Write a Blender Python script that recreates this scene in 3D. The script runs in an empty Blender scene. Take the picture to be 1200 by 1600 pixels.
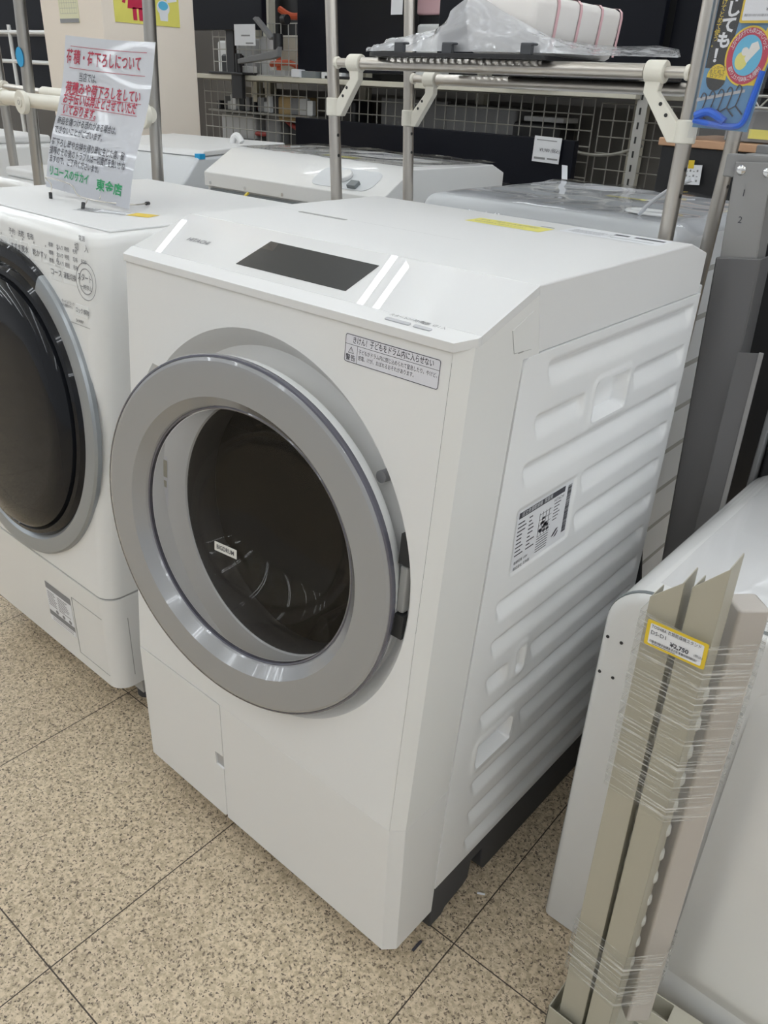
import bpy, bmesh, math, random
from mathutils import Vector, Matrix, noise as mno
random.seed(7)
C = bpy.context.scene.collection
FZ = -0.03      # floor level (the machines stand on feet above it)
SC = bpy.context.scene
PI = math.pi

# ------------------------------------------------------------------ camera, world, exposure
cd = bpy.data.cameras.new('camera')
cam = bpy.data.objects.new('camera', cd)
C.objects.link(cam)
cd.sensor_fit = 'VERTICAL'
cd.sensor_height = 36.0
cd.lens = 36.0 * 1248.97 / 1600.0
cd.clip_start = 0.02
cd.clip_end = 100
cam.location = (1.0872, -0.6104, 1.2009)
cam.rotation_euler = (1.07924, -0.041303, 0.718109)
SC.camera = cam
SC.view_settings.view_transform = 'Standard'
SC.view_settings.look = 'None'
SC.view_settings.gamma = 1.0
SC.view_settings.use_curve_mapping = False
SC.view_settings.exposure = -0.72
W_STRENGTH = 0.70
TUBE_STRENGTH = 22.0
world = bpy.data.worlds.new('world')
SC.world = world
world.use_nodes = True
bgn = world.node_tree.nodes['Background']
bgn.inputs[0].default_value = (0.95, 0.98, 1.0, 1)
bgn.inputs[1].default_value = W_STRENGTH


# ------------------------------------------------------------------ materials
def mat(name, col, rough=0.5, metal=0.0, coat=0.0, emit=None, estr=0.0, spec=0.5, bump=0.0, bscale=200.0, alpha=None):
    m = bpy.data.materials.new(name)
    m.use_nodes = True
    nt = m.node_tree
    p = nt.nodes['Principled BSDF']
    p.inputs['Base Color'].default_value = (*col, 1)
    p.inputs['Roughness'].default_value = rough
    p.inputs['Metallic'].default_value = metal
    p.inputs['Coat Weight'].default_value = coat
    p.inputs['Coat Roughness'].default_value = 0.04
    p.inputs['Specular IOR Level'].default_value = spec
    if alpha is not None:
        p.inputs['Alpha'].default_value = alpha
    if emit:
        p.inputs['Emission Color'].default_value = (*emit, 1)
        p.inputs['Emission Strength'].default_value = estr
    if bump > 0:
        n = nt.nodes.new('ShaderNodeTexNoise')
        n.inputs['Scale'].default_value = bscale
        tc = nt.nodes.new('ShaderNodeTexCoord')
        nt.links.new(tc.outputs['Object'], n.inputs['Vector'])
        b = nt.nodes.new('ShaderNodeBump')
        b.inputs['Strength'].default_value = bump
        b.inputs['Distance'].default_value = 0.002
        nt.links.new(n.outputs['Fac'], b.inputs['Height'])
        nt.links.new(b.outputs['Normal'], p.inputs['Normal'])
    return m


def mat_clear(name, tint, refl=0.08, rough=0.02, haze=0.0, hazecol=(0.9, 0.9, 0.92), bump=0.0, bscale=30):
    m = bpy.data.materials.new(name)
    m.use_nodes = True
    nt = m.node_tree
    for n in list(nt.nodes):
        nt.nodes.remove(n)
    out = nt.nodes.new('ShaderNodeOutputMaterial')
    tr = nt.nodes.new('ShaderNodeBsdfTransparent')
    tr.inputs[0].default_value = (*tint, 1)
    gl = nt.nodes.new('ShaderNodeBsdfGlossy')
    gl.inputs['Roughness'].default_value = rough
    fr = nt.nodes.new('ShaderNodeLayerWeight')       # Schlick reflectance, the same from both sides of the thin sheet
    fr.inputs['Blend'].default_value = 0.5
    pw5 = nt.nodes.new('ShaderNodeMath')
    pw5.operation = 'POWER'
    pw5.inputs[1].default_value = 5.0
    nt.links.new(fr.outputs['Facing'], pw5.inputs[0])
    mul = nt.nodes.new('ShaderNodeMath')
    mul.operation = 'MULTIPLY_ADD'
    mul.use_clamp = True
    mul.inputs[1].default_value = 0.85
    mul.inputs[2].default_value = refl
    nt.links.new(pw5.outputs[0], mul.inputs[0])
    mx = nt.nodes.new('ShaderNodeMixShader')
    nt.links.new(mul.outputs[0], mx.inputs[0])
    src = tr
    if haze > 0:
        df = nt.nodes.new('ShaderNodeBsdfDiffuse')
        df.inputs[0].default_value = (*hazecol, 1)
        m2 = nt.nodes.new('ShaderNodeMixShader')
        m2.inputs[0].default_value = haze
        nt.links.new(tr.outputs[0], m2.inputs[1])
        nt.links.new(df.outputs[0], m2.inputs[2])
        src = m2
    nt.links.new(src.outputs[0], mx.inputs[1])
    nt.links.new(gl.outputs[0], mx.inputs[2])
    if bump > 0:
        n = nt.nodes.new('ShaderNodeTexNoise')
        n.inputs['Scale'].default_value = bscale
        tc = nt.nodes.new('ShaderNodeTexCoord')
        nt.links.new(tc.outputs['Object'], n.inputs['Vector'])
        b = nt.nodes.new('ShaderNodeBump')
        b.inputs['Strength'].default_value = bump
        b.inputs['Distance'].default_value = 0.01
        nt.links.new(n.outputs['Fac'], b.inputs['Height'])
        nt.links.new(b.outputs['Normal'], gl.inputs['Normal'])
        nt.links.new(b.outputs['Normal'], fr.inputs['Normal'])
    nt.links.new(mx.outputs[0], out.inputs[0])
    return m


def mat_film(name):
    """clear stretch film with streak highlights painted in as whitish lines"""
    m = bpy.data.materials.new(name)
    m.use_nodes = True
    nt = m.node_tree
    for n in list(nt.nodes):
        nt.nodes.remove(n)
    L = nt.links.new
    out = nt.nodes.new('ShaderNodeOutputMaterial')
    tr = nt.nodes.new('ShaderNodeBsdfTransparent')
    tr.inputs[0].default_value = (0.965, 0.965, 0.96, 1)
    pr = nt.nodes.new('ShaderNodeBsdfPrincipled')
    pr.inputs['Base Color'].default_value = (0.82, 0.82, 0.80, 1)
    pr.inputs['Roughness'].default_value = 0.18
    tc = nt.nodes.new('ShaderNodeTexCoord')
    mp = nt.nodes.new('ShaderNodeMapping')
    mp.inputs['Scale'].default_value = (14, 14, 420)
    mp.inputs['Rotation'].default_value = (0, math.radians(4), 0)
    L(tc.outputs['Object'], mp.inputs['Vector'])
    n = nt.nodes.new('ShaderNodeTexNoise')
    n.inputs['Scale'].default_value = 1.0
    n.inputs['Detail'].default_value = 3
    L(mp.outputs[0], n.inputs['Vector'])
    r = nt.nodes.new('ShaderNodeValToRGB')
    e = r.color_ramp.elements
    e[0].position, e[0].color = 0.50, (0.05, 0.05, 0.05, 1)
    e[1].position, e[1].color = 0.72, (0.75, 0.75, 0.75, 1)  # whitish streak highlights are mixed into the film colour
    L(n.outputs['Fac'], r.inputs[0])
    mx = nt.nodes.new('ShaderNodeMixShader')
    L(r.outputs[0], mx.inputs[0])
    L(tr.outputs[0], mx.inputs[1])
    L(pr.outputs[0], mx.inputs[2])
    L(mx.outputs[0], out.inputs[0])
    return m


def floor_material():
    m = bpy.data.materials.new('speckled_tile')
    m.use_nodes = True
    nt = m.node_tree
    p = nt.nodes['Principled BSDF']
    L = nt.links.new
    tc = nt.nodes.new('ShaderNodeTexCoord')

    def noise(scale, detail=2.0):
        n = nt.nodes.new('ShaderNodeTexNoise')
        n.inputs['Scale'].default_value = scale
        n.inputs['Detail'].default_value = detail
        L(tc.outputs['Object'], n.inputs['Vector'])
        return n

    def ramp(src, stops):
        r = nt.nodes.new('ShaderNodeValToRGB')
        e = r.color_ramp.elements
        e[0].position, e[0].color = stops[0][0], (*stops[0][1], 1)
        e[1].position, e[1].color = stops[1][0], (*stops[1][1], 1)
        for s in stops[2:]:
            k = e.new(s[0])
            k.color = (*s[1], 1)
        L(src, r.inputs[0])
        return r

    def mixc(f, a, b):
        x = nt.nodes.new('ShaderNodeMix')
        x.data_type = 'RGBA'
        L(f, x.inputs[0])
        if isinstance(a, tuple):
            x.inputs[6].default_value = (*a, 1)
        else:
            L(a, x.inputs[6])
        if isinstance(b, tuple):
            x.inputs[7].default_value = (*b, 1)
        else:
            L(b, x.inputs[7])
        return x.outputs[2]
    base = ramp(noise(150, 3).outputs['Fac'], [(0.38, (0.50, 0.405, 0.275)), (0.6, (0.745, 0.62, 0.45))])
    cloud = ramp(noise(3.0, 3).outputs['Fac'], [(0.35, (0.88, 0.87, 0.87)), (0.65, (1, 1, 1))])
    dark = ramp(noise(250, 2).outputs['Fac'], [(0.56, (0, 0, 0)), (0.66, (1, 1, 1))])
    dark2 = ramp(noise(170, 2).outputs['Fac'], [(0.615, (0, 0, 0)), (0.68, (1, 1, 1))])
    c1 = mixc(dark.outputs[0], base.outputs[0], (0.215, 0.165, 0.122))
    c2 = mixc(dark2.outputs[0], c1, (0.13, 0.10, 0.078))
    mul = nt.nodes.new('ShaderNodeMix')
    mul.data_type = 'RGBA'
    mul.blend_type = 'MULTIPLY'
    mul.inputs[0].default_value = 1.0
    L(c2, mul.inputs[6])
    L(cloud.outputs[0], mul.inputs[7])
    # tile joints
    mp = nt.nodes.new('ShaderNodeMapping')
    mp.inputs['Rotation'].default_value = (0, 0, math.radians(-1.3))
    L(tc.outputs['Object'], mp.inputs['Vector'])
    sx = nt.nodes.new('ShaderNodeSeparateXYZ')
    L(mp.outputs[0], sx.inputs[0])

    def joint(sock, off):
        a = nt.nodes.new('ShaderNodeMath'); a.operation = 'ADD'; a.inputs[1].default_value = off
        L(sock, a.inputs[0])
        d = nt.nodes.new('ShaderNodeMath'); d.operation = 'DIVIDE'; d.inputs[1].default_value = 0.45
        L(a.outputs[0], d.inputs[0])
        f = nt.nodes.new('ShaderNodeMath'); f.operation = 'FRACT'
        L(d.outputs[0], f.inputs[0])
        s = nt.nodes.new('ShaderNodeMath'); s.operation = 'SUBTRACT'; s.inputs[1].default_value = 0.5
        L(f.outputs[0], s.inputs[0])
        ab = nt.nodes.new('ShaderNodeMath'); ab.operation = 'ABSOLUTE'
        L(s.outputs[0], ab.inputs[0])
        g = nt.nodes.new('ShaderNodeMath'); g.operation = 'GREATER_THAN'; g.inputs[1].default_value = 0.5 - 0.0011 / 0.45
        L(ab.outputs[0], g.inputs[0])
        return g.outputs[0]
    jx = joint(sx.outputs[0], 10.0 * 0.45 - JX)
    jy = joint(sx.outputs[1], 10.0 * 0.45 - JY)
    mxx = nt.nodes.new('ShaderNodeMath'); mxx.operation = 'MAXIMUM'
    L(jx, mxx.inputs[0]); L(jy, mxx.inputs[1])
    fin = mixc(mxx.outputs[0], mul.outputs[2], (0.06, 0.045, 0.035))
    L(fin, p.inputs['Base Color'])
    p.inputs['Roughness'].default_value = 0.38
    p.inputs['Specular IOR Level'].default_value = 0.35
    return m


_a = math.radians(-1.3)
JX = 0.234 * math.cos(_a) - (-0.346) * math.sin(_a)
JY = 0.234 * math.sin(_a) + (-0.346) * math.cos(_a)

M = {}
M['white'] = mat('white_plastic', (0.80, 0.80, 0.795), 0.32)
M['white_side'] = mat('white_frame_plastic', (0.80, 0.80, 0.785), 0.35)
M['white_top'] = mat('white_matte_top', (0.77, 0.77, 0.77), 0.5, bump=0.05, bscale=900)
M['white_steel'] = mat('white_painted_steel', (0.90, 0.905, 0.91), 0.28, coat=0.2)
M['white_gloss'] = mat('white_glass_panel', (0.75, 0.75, 0.75), 0.6, coat=1.0, spec=0.0)
M['white_gloss'].node_tree.nodes['Principled BSDF'].inputs['Coat Roughness'].default_value = 0.0
M['white_sharp'] = mat('white_gloss_plastic', (0.80, 0.80, 0.79), 0.22, coat=0.3)
M['shell'] = mat('off_white_shell', (0.80, 0.81, 0.81), 0.3)
M['silver'] = mat('silver_paint', (0.345, 0.35, 0.365), 0.2, metal=0.2, coat=0.8)
M['silver2'] = mat('silver_trim', (0.36, 0.385, 0.41), 0.3, metal=0.5)
M['smoke_edge'] = mat('smoky_edge', (0.10, 0.10, 0.13), 0.1, coat=1.0)
M['black_gloss'] = mat('black_gloss', (0.012, 0.013, 0.016), 0.06, coat=1.0)
M['black_dome'] = mat('black_dome', (0.010, 0.011, 0.014), 0.05, spec=0.3)
M['gasket'] = mat('dark_gasket', (0.035, 0.035, 0.038), 0.6)
M['black'] = mat('black_plastic', (0.02, 0.02, 0.022), 0.4)
M['black_tv'] = mat('black_screen', (0.008, 0.009, 0.014), 0.3, spec=0.18)
M['dark_gap'] = mat('dark_gap', (0.03, 0.03, 0.03), 0.7)
M['seam'] = mat('seam_grey', (0.36, 0.36, 0.35), 0.6)
M['base'] = mat('charcoal_base', (0.055, 0.058, 0.066), 0.5)
M['sleeve'] = mat('pale_grey_gasket', (0.74, 0.735, 0.70), 0.3)
M['drum'] = mat('drum_steel_shaded', (0.016, 0.014, 0.012), 0.7, spec=0.2)  # near-black: the dark of the interior is put into the steel colour
M['screen'] = mat('dark_display', (0.035, 0.036, 0.038), 0.6, coat=1.0, spec=0.0)
M['screen'].node_tree.nodes['Principled BSDF'].inputs['Coat Roughness'].default_value = 0.0
M['button'] = mat('grey_button', (0.50, 0.50, 0.52), 0.3, metal=0.4)
M['ink'] = mat('dark_ink', (0.06, 0.06, 0.075), 0.6)
M['ink_grey'] = mat('grey_ink', (0.26, 0.26, 0.27), 0.6)
M['ink_red'] = mat('red_ink', (0.42, 0.015, 0.05), 0.6)
M['ink_green'] = mat('green_ink', (0.02, 0.32, 0.12), 0.6)
M['paper'] = mat('white_paper', (0.82, 0.83, 0.86), 0.5)
M['lam'] = mat('laminated_paper', (0.78, 0.79, 0.83), 0.28, coat=0.6)
M['sticker'] = mat('pale_sticker', (0.74, 0.74, 0.79), 0.35)
M['yellow'] = mat('yellow_sticker', (0.80, 0.74, 0.20), 0.5)
M['yellow_lab'] = mat('gold_yellow_label', (0.78, 0.56, 0.04), 0.4)
M['yellow_sign'] = mat('sign_yellow', (0.78, 0.72, 0.16), 0.5)
M['steel'] = mat('stainless_tube', (0.60, 0.565, 0.52), 0.33, metal=1.0)
M['steel_dark'] = mat('worn_steel_tube', (0.50, 0.485, 0.46), 0.33, metal=1.0)
M['cream'] = mat('cream_plastic', (0.80, 0.77, 0.68), 0.4)
M['cream_steel'] = mat('cream_shelf_steel', (0.66, 0.63, 0.53), 0.45)
M['wall'] = mat('beige_wall', (0.84, 0.755, 0.66), 0.75, bump=0.05, bscale=120)
M['backwall'] = mat('grey_wall', (0.16, 0.15, 0.14), 0.8)
M['ceil'] = mat('white_ceiling', (0.78, 0.79, 0.78), 0.8)
M['wire'] = mat('wire_grey', (0.50, 0.49, 0.46), 0.4, metal=0.3)
M['wire_dark'] = mat('wire_shaded', (0.33, 0.32, 0.29), 0.4, metal=0.3)  # darker copy of the wire colour with shade painted in
M['gun'] = mat('gunmetal_paint', (0.155, 0.152, 0.155), 0.38, metal=0.3)
M['gun_light'] = mat('grey_paint', (0.31, 0.305, 0.30), 0.4, metal=0.3)
M['screw'] = mat('bright_screw', (0.75, 0.75, 0.75), 0.2, metal=1.0)
M['beige_metal'] = mat('beige_grey_paint', (0.44, 0.415, 0.335), 0.42)
M['beige_wrap'] = mat('wrapped_taupe', (0.52, 0.48, 0.44), 0.3)
M['foam'] = mat('bubble_foam', (0.60, 0.60, 0.56), 0.5)
M['film'] = mat_film('stretch_film')
M['bag'] = mat_clear('milky_bag', (0.86, 0.87, 0.89), 0.08, 0.12, 0.5, (0.80, 0.81, 0.84), bump=0.5, bscale=25)
M['clear'] = mat_clear('clear_wrap', (0.97, 0.97, 0.98), 0.05, 0.05, 0.05, (0.8, 0.8, 0.8), bump=0.10, bscale=5)
M['glass'] = mat_clear('door_glass', (0.94, 0.94, 0.94), 0.028, 0.012)
M['bowl'] = mat_clear('smoky_bowl_glass', (0.80, 0.80, 0.81), 0.02, 0.03)
M['pink'] = mat('pink_trim', (0.80, 0.52, 0.55), 0.4)
M['basket'] = mat('white_box_plastic', (0.86, 0.83, 0.81), 0.35)
M['orange'] = mat('orange_hose', (0.65, 0.12, 0.05), 0.45)
M['red'] = mat('red_hose', (0.38, 0.05, 0.04), 0.5)
M['greybox'] = mat('grey_plastic', (0.22, 0.22, 0.225), 0.5)
M['lightgrey'] = mat('light_grey_plastic', (0.5, 0.5, 0.5), 0.4)
M['card'] = mat('cardboard', (0.42, 0.30, 0.14), 0.7)
M['wood'] = mat('wood_top', (0.55, 0.33, 0.20), 0.45)
M['cal'] = mat('pale_calendar', (0.74, 0.72, 0.50), 0.5)
M['blue'] = mat('blue_sticker', (0.02, 0.36, 0.70), 0.5)
M['pblue'] = mat('package_blue', (0.13, 0.31, 0.52), 0.3)
M['pblue2'] = mat('hanger_blue', (0.03, 0.13, 0.62), 0.3)
M['pskin'] = mat('glove_white', (0.85, 0.83, 0.78), 0.5)
M['crimson'] = mat('badge_crimson', (0.55, 0.03, 0.08), 0.4)
M['skyblue'] = mat('badge_sky', (0.12, 0.50, 0.75), 0.4)
M['byellow'] = mat('badge_yellow', (0.85, 0.62, 0.03), 0.4)
M['copper'] = mat('copper_yellow_wire', (0.72, 0.55, 0.06), 0.4)
M['washer_back'] = mat('pale_blue_white_plastic', (0.66, 0.68, 0.70), 0.35)
M['gap_grey'] = mat('slate_steel', (0.20, 0.22, 0.23), 0.45)
M['lamp_tube'] = mat('lit_tube', (1, 1, 1), 0.5, emit=(0.93, 0.985, 1.03), estr=TUBE_STRENGTH)
M['floor'] = floor_material()


# ------------------------------------------------------------------ mesh helpers
def link(o, parent=None):
    C.objects.link(o)
    if parent is not None:
        o.parent = parent
        o.matrix_parent_inverse = parent.matrix_basis.inverted()
    return o


def finish(name, bm, m, parent=None, bevel=0.0, seg=2, ang=35, smooth=True, sub=0, recalc=True):
    if recalc:
        bmesh.ops.recalc_face_normals(bm, faces=bm.faces)
    me = bpy.data.meshes.new(name)
    bm.to_mesh(me)
    bm.free()
    me.materials.append(m)
    if smooth:
        for p in me.polygons:
            p.use_smooth = True
        me.set_sharp_from_angle(angle=math.radians(ang))
    o = bpy.data.objects.new(name, me)
    link(o, parent)
    if bevel > 0:
        b = o.modifiers.new('bevel', 'BEVEL')
        b.width = bevel
        b.segments = seg
        b.limit_method = 'ANGLE'
        b.angle_limit = math.radians(30)
        b.harden_normals = True
    return o


def thing(name, label, cat, loc=(0, 0, 0), group=None):
    o = bpy.data.objects.new(name, None)
    o.empty_display_size = 0.05
    o.location = loc
    C.objects.link(o)
    o['label'] = label
    o['category'] = cat
    if group:
        o['group'] = group
    return o


def tag(o, label, cat, group=None):
    o['label'] = label
    o['category'] = cat
    if group:
        o['group'] = group
    return o


def struct(o):
    o['kind'] = 'structure'
    return o


def bx(bm, a, b, mtx=None):
    """axis box from corner a to corner b"""
    vs = [bm.verts.new((x, y, z)) for z in (a[2], b[2]) for y in (a[1], b[1]) for x in (a[0], b[0])]
    if mtx is not None:
        for v in vs:
            v.co = mtx @ v.co
    for f in ((0, 2, 3, 1), (4, 5, 7, 6), (0, 1, 5, 4), (2, 6, 7, 3), (0, 4, 6, 2), (1, 3, 7, 5)):
        bm.faces.new([vs[i] for i in f])
    return vs


def box(name, a, b, m, parent=None, bevel=0.0, mtx=None, seg=2):
    bm = bmesh.new()
    bx(bm, a, b, mtx)
    return finish(name, bm, m, parent, bevel, seg)


def prism(bm, poly, ext, mtx=None):
    """poly: list of 3d points (planar); ext: extrusion vector"""
    ext = Vector(ext)
    a = [bm.verts.new(Vector(p)) for p in poly]
    b = [bm.verts.new(Vector(p) + ext) for p in poly]
    if mtx is not None:
        for v in a + b:
            v.co = mtx @ v.co
    n = len(poly)
    bm.faces.new(a)
    bm.faces.new(b[::-1])
    for i in range(n):
        j = (i + 1) % n
        bm.faces.new((a[i], b[i], b[j], a[j]))


def loft(bm, rings, cap=True, closed=True):
    R = [[bm.verts.new(Vector(p)) for p in r] for r in rings]
    for k in range(len(R) - 1):
        n = len(R[k])
        for i in range(n if closed else n - 1):
            j = (i + 1) % n
            bm.faces.new((R[k][i], R[k][j], R[k + 1][j], R[k + 1][i]))
    if cap:
        bm.faces.new(R[0][::-1])
        bm.faces.new(R[-1])
    return R


def smooth_path(pts, n=6):
    """Catmull-Rom"""
    P = [Vector(p) for p in pts]
    if len(P) < 3:
        return P
    out = []
    for i in range(len(P) - 1):
        p0 = P[max(i - 1, 0)]; p1 = P[i]; p2 = P[i + 1]; p3 = P[min(i + 2, len(P) - 1)]
        for k in range(n):
            t = k / n
            out.append(0.5 * ((2 * p1) + (-p0 + p2) * t + (2 * p0 - 5 * p1 + 4 * p2 - p3) * t * t + (-p0 + 3 * p1 - 3 * p2 + p3) * t ** 3))
    out.append(P[-1])
    return out


def tube(bm, pts, r, n=16, cap=True):
    P = [Vector(p) for p in pts]
    rings = []
    up = None
    for i, p in enumerate(P):
        d = (P[min(i + 1, len(P) - 1)] - P[max(i - 1, 0)]).normalized()
        if up is None:
            up = Vector((0, 0, 1)) if abs(d.z) < 0.9 else Vector((1, 0, 0))
        x = d.cross(up).normalized()
        y = x.cross(d).normalized()
        up = y
        rr = r[i] if isinstance(r, (list, tuple)) else r
        rings.append([p + x * (rr * math.cos(2 * PI * k / n)) + y * (rr * math.sin(2 * PI * k / n)) for k in range(n)])
    loft(bm, rings, cap)


def frame(o, xd, yd):
    x = Vector(xd).normalized()
    y = Vector(yd)
    z = x.cross(y).normalized()
    y = z.cross(x).normalized()
    return Matrix(((x.x, y.x, z.x, o[0]), (x.y, y.y, z.y, o[1]), (x.z, y.z, z.z, o[2]), (0, 0, 0, 1)))


def lathe(bm, prof, mtx, n=96, a0=0.0, a1=2 * PI, close=False):
    full = abs(a1 - a0 - 2 * PI) < 1e-6
    cnt = n if full else n + 1
    rings = []
    for r, h in prof:
        rings.append([mtx @ Vector((r * math.cos(a0 + (a1 - a0) * k / n), r * math.sin(a0 + (a1 - a0) * k / n), h)) for k in range(cnt)])
    if close:
        rings.append(rings[0])
    R = [[bm.verts.new(p) for p in r] for r in rings]
    for k in range(len(R) - 1):
        for i in range(cnt if full else cnt - 1):
            j = (i + 1) % cnt
            bm.faces.new((R[k][i], R[k][j], R[k + 1][j], R[k + 1][i]))
    return R


def disc(bm, r, h, mtx, n=64):
    bm.faces.new([bm.verts.new(mtx @ Vector((r * math.cos(2 * PI * k / n), r * math.sin(2 * PI * k / n), h))) for k in range(n)])


def text(name, body, size, m, mtx, parent=None, align='LEFT', space=1.0, xs=1.0, bold=0.0, line=1.0, lift=0.0004, fit=None):
    cu = bpy.data.curves.new(name, 'FONT')
    cu.body = body
    cu.size = size
    cu.align_x = align
    cu.align_y = 'CENTER'
    cu.space_character = space
    cu.space_line = line
    cu.offset = bold
    cu.resolution_u = 2
    tmp = bpy.data.objects.new(name, cu)
    C.objects.link(tmp)
    bpy.context.view_layer.update()
    dg = bpy.context.evaluated_depsgraph_get()
    me = bpy.data.meshes.new_from_object(tmp.evaluated_get(dg))
    C.objects.unlink(tmp)
    bpy.data.objects.remove(tmp)
    if fit:
        xs = fit / max(1e-6, max(v.co.x for v in me.vertices) - min(0.0, min(v.co.x for v in me.vertices)))
    T = mtx @ Matrix.Translation((0, 0, lift)) @ Matrix.Diagonal((xs, 1, 1, 1))
    me.transform(T)
    me.materials.clear()
    me.materials.append(m)
    o = bpy.data.objects.new(name, me)
    link(o, parent)
    return o


def join_text(name, items, m, parent):
    """several printed strings as one lettering mesh; items: (body,size,mtx,kwargs)"""
    bm = bmesh.new()
    for body, size, mtx, kw in items:
        o = text('tmp', body, size, m, mtx, None, **kw)
        bm.from_mesh(o.data)
        bpy.data.objects.remove(o)
    me = bpy.data.meshes.new(name)
    bm.to_mesh(me)
    bm.free()
    me.materials.append(m)
    o = bpy.data.objects.new(name, me)
    return link(o, parent)


def flat(bm, mtx, x0, y0, x1, y1, z=0.0003):
    bm.faces.new([bm.verts.new(mtx @ Vector(p)) for p in ((x0, y0, z), (x1, y0, z), (x1, y1, z), (x0, y1, z))])


def bars(bm, mtx, x0, y0, x1, y1, n, z=0.0004, fill=0.5):
    w = (x1 - x0) / n
    for k in range(n):
        f = fill * random.uniform(0.5, 1.4)
        flat(bm, mtx, x0 + k * w, y0, x0 + k * w + w * min(f, 0.85), y1, z)


def poly_flat(bm, mtx, pts, z=0.0004):
    bm.faces.new([bm.verts.new(mtx @ Vector((p[0], p[1], z))) for p in pts])


def circ_pts(cx, cy, rx, ry=None, n=32, a0=0, a1=2 * PI):
    ry = rx if ry is None else ry
    return [(cx + rx * math.cos(a0 + (a1 - a0) * k / n), cy + ry * math.sin(a0 + (a1 - a0) * k / n)) for k in range(n)]


def rrect(x0, y0, x1, y1, r, n=5):
    out = []
    for cx, cy, a in ((x1 - r, y1 - r, 0), (x0 + r, y1 - r, PI / 2), (x0 + r, y0 + r, PI), (x1 - r, y0 + r, 1.5 * PI)):
        for k in range(n + 1):
            t = a + PI / 2 * k / n
            out.append((cx + r * math.cos(t), cy + r * math.sin(t)))
    return out


def sstep(a, b, x):
    t = max(0.0, min(1.0, (x - a) / (b - a)))
    return t * t * (3 - 2 * t)


# ================================================================== SETTING
struct(box('floor', (-9, -5, FZ - 0.05), (7, 8, FZ), M['floor']))
struct(box('ceiling', (-9, -5, 3.0), (7, 8, 3.05), M['ceil']))
struct(box('wall_back', (-9, 3.6, FZ), (7, 3.7, 3.0), M['backwall']))
pil = struct(box('pillar', (-2.95, 1.6, FZ), (-2.447, 2.08, 3.0), M['wall'], bevel=0.006))

# ceiling lamps: parallel runs of twin tubes (their reflections lie on the glossy panel)
lamp_rows = [-7.5, -5.95, -4.5, -2.93, -1.30, 0.25, 1.80, 3.35, 4.9]
for i, x in enumerate(lamp_rows):
    t = thing('ceiling_lamp', 'long twin-tube fluorescent lamp on the ceiling', 'lamp', (x, 1.5, 3.0), 'ceiling lamps in parallel rows')
    box('housing', (x - 0.015, -4.8, 2.77), (x + 0.015, 3.4, 2.80), M['greybox'], t)
    for y in (-4.0, -1.5, 1.0, 3.0):
        box('hanger_rod', (x - 0.006, y, 2.80), (x + 0.006, y + 0.012, 3.0), M['lightgrey'], t)
    for s in ((0.05,) if abs(x + 2.93) < 0.01 else (-0.048, 0.048)):
        bm = bmesh.new()
        tube(bm, [(x + s, -4.7, 2.72), (x + s, 3.3, 2.72)], 0.013, 8)
        finish('tube', bm, M['lamp_tube'], t)

# ================================================================== HITACHI-type drum washer (centre)
W = 0.63
hw = thing('drum_washing_machine', 'white drum washing machine in the centre with big silver-ringed round door ajar', 'washing machine', (0.315, 0.34, 0), None)
cabinet = bmesh.new()
bx(cabinet, (0.004, 0.12, 0.075), (0.012, 0.685, 0.93))
bx(cabinet, (0.012, 0.675, 0.075), (0.618, 0.685, 0.93))
bx(cabinet, (0.012, 0.12, 0.075), (0.618, 0.675, 0.083))
finish('cabinet', cabinet, M['white_steel'], hw)

TL = math.atan2(0.057, 0.683)
FP = frame((0, 0, 0.285), (1, 0, 0), (0, math.sin(TL), math.cos(TL)))   # local x, s(up), outward
# --- front panel with recess
SM = 0.6755
cx, cs = 0.315, 0.348


def rect_hit(th, x0, x1, y0, y1):
    dx, dy = math.cos(th), math.sin(th)
    ts = []
    if dx > 1e-9: ts.append((x1 - cx) / dx)
    if dx < -1e-9: ts.append((x0 - cx) / dx)
    if dy > 1e-9: ts.append((y1 - cs) / dy)
    if dy < -1e-9: ts.append((y0 - cs) / dy)
    t = min(ts)
    return cx + dx * t, cs + dy * t


angs = [2 * PI * k / 160 for k in range(160)]
for px, py in ((0.614, SM), (0.016, SM), (0.016, 0.0004), (0.614, 0.0004)):
    angs.append(math.atan2(py - cs, px - cx) % (2 * PI))
angs = sorted(angs)


def Rrec(th):
    d = math.degrees(th)
    bump = sstep(139, 141.5, d) * (1 - sstep(214, 222, d))
    return 0.285 + 0.019 * bump * (1 - 0.4 * sstep(152, 176, d))


bm = bmesh.new()
rings = []
rings.append([(*rect_hit(a, 0.016, 0.614, 0.0004, SM), 0) for a in angs])
rings.append([(cx + (Rrec(a)) * math.cos(a), cs + (Rrec(a)) * math.sin(a), 0) for a in angs])
rings.append([(cx + (Rrec(a) - 0.003) * math.cos(a), cs + (Rrec(a) - 0.003) * math.sin(a), -0.004) for a in angs])
for r, h, f_ in ((0.264, -0.026, 0.0), (0.259, -0.030, 0.0), (0.194, -0.030, 1.0), (0.191, -0.033, 1.0)):
    rings.append([(cx - 0.008 * f_ + r * math.cos(a), cs - 0.012 * f_ + r * math.sin(a), h) for a in angs])
rings = [[FP @ Vector(p) for p in r] for r in rings]
loft(bm, rings, cap=False)
finish('front_panel', bm, M['white'], hw, ang=28)

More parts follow.
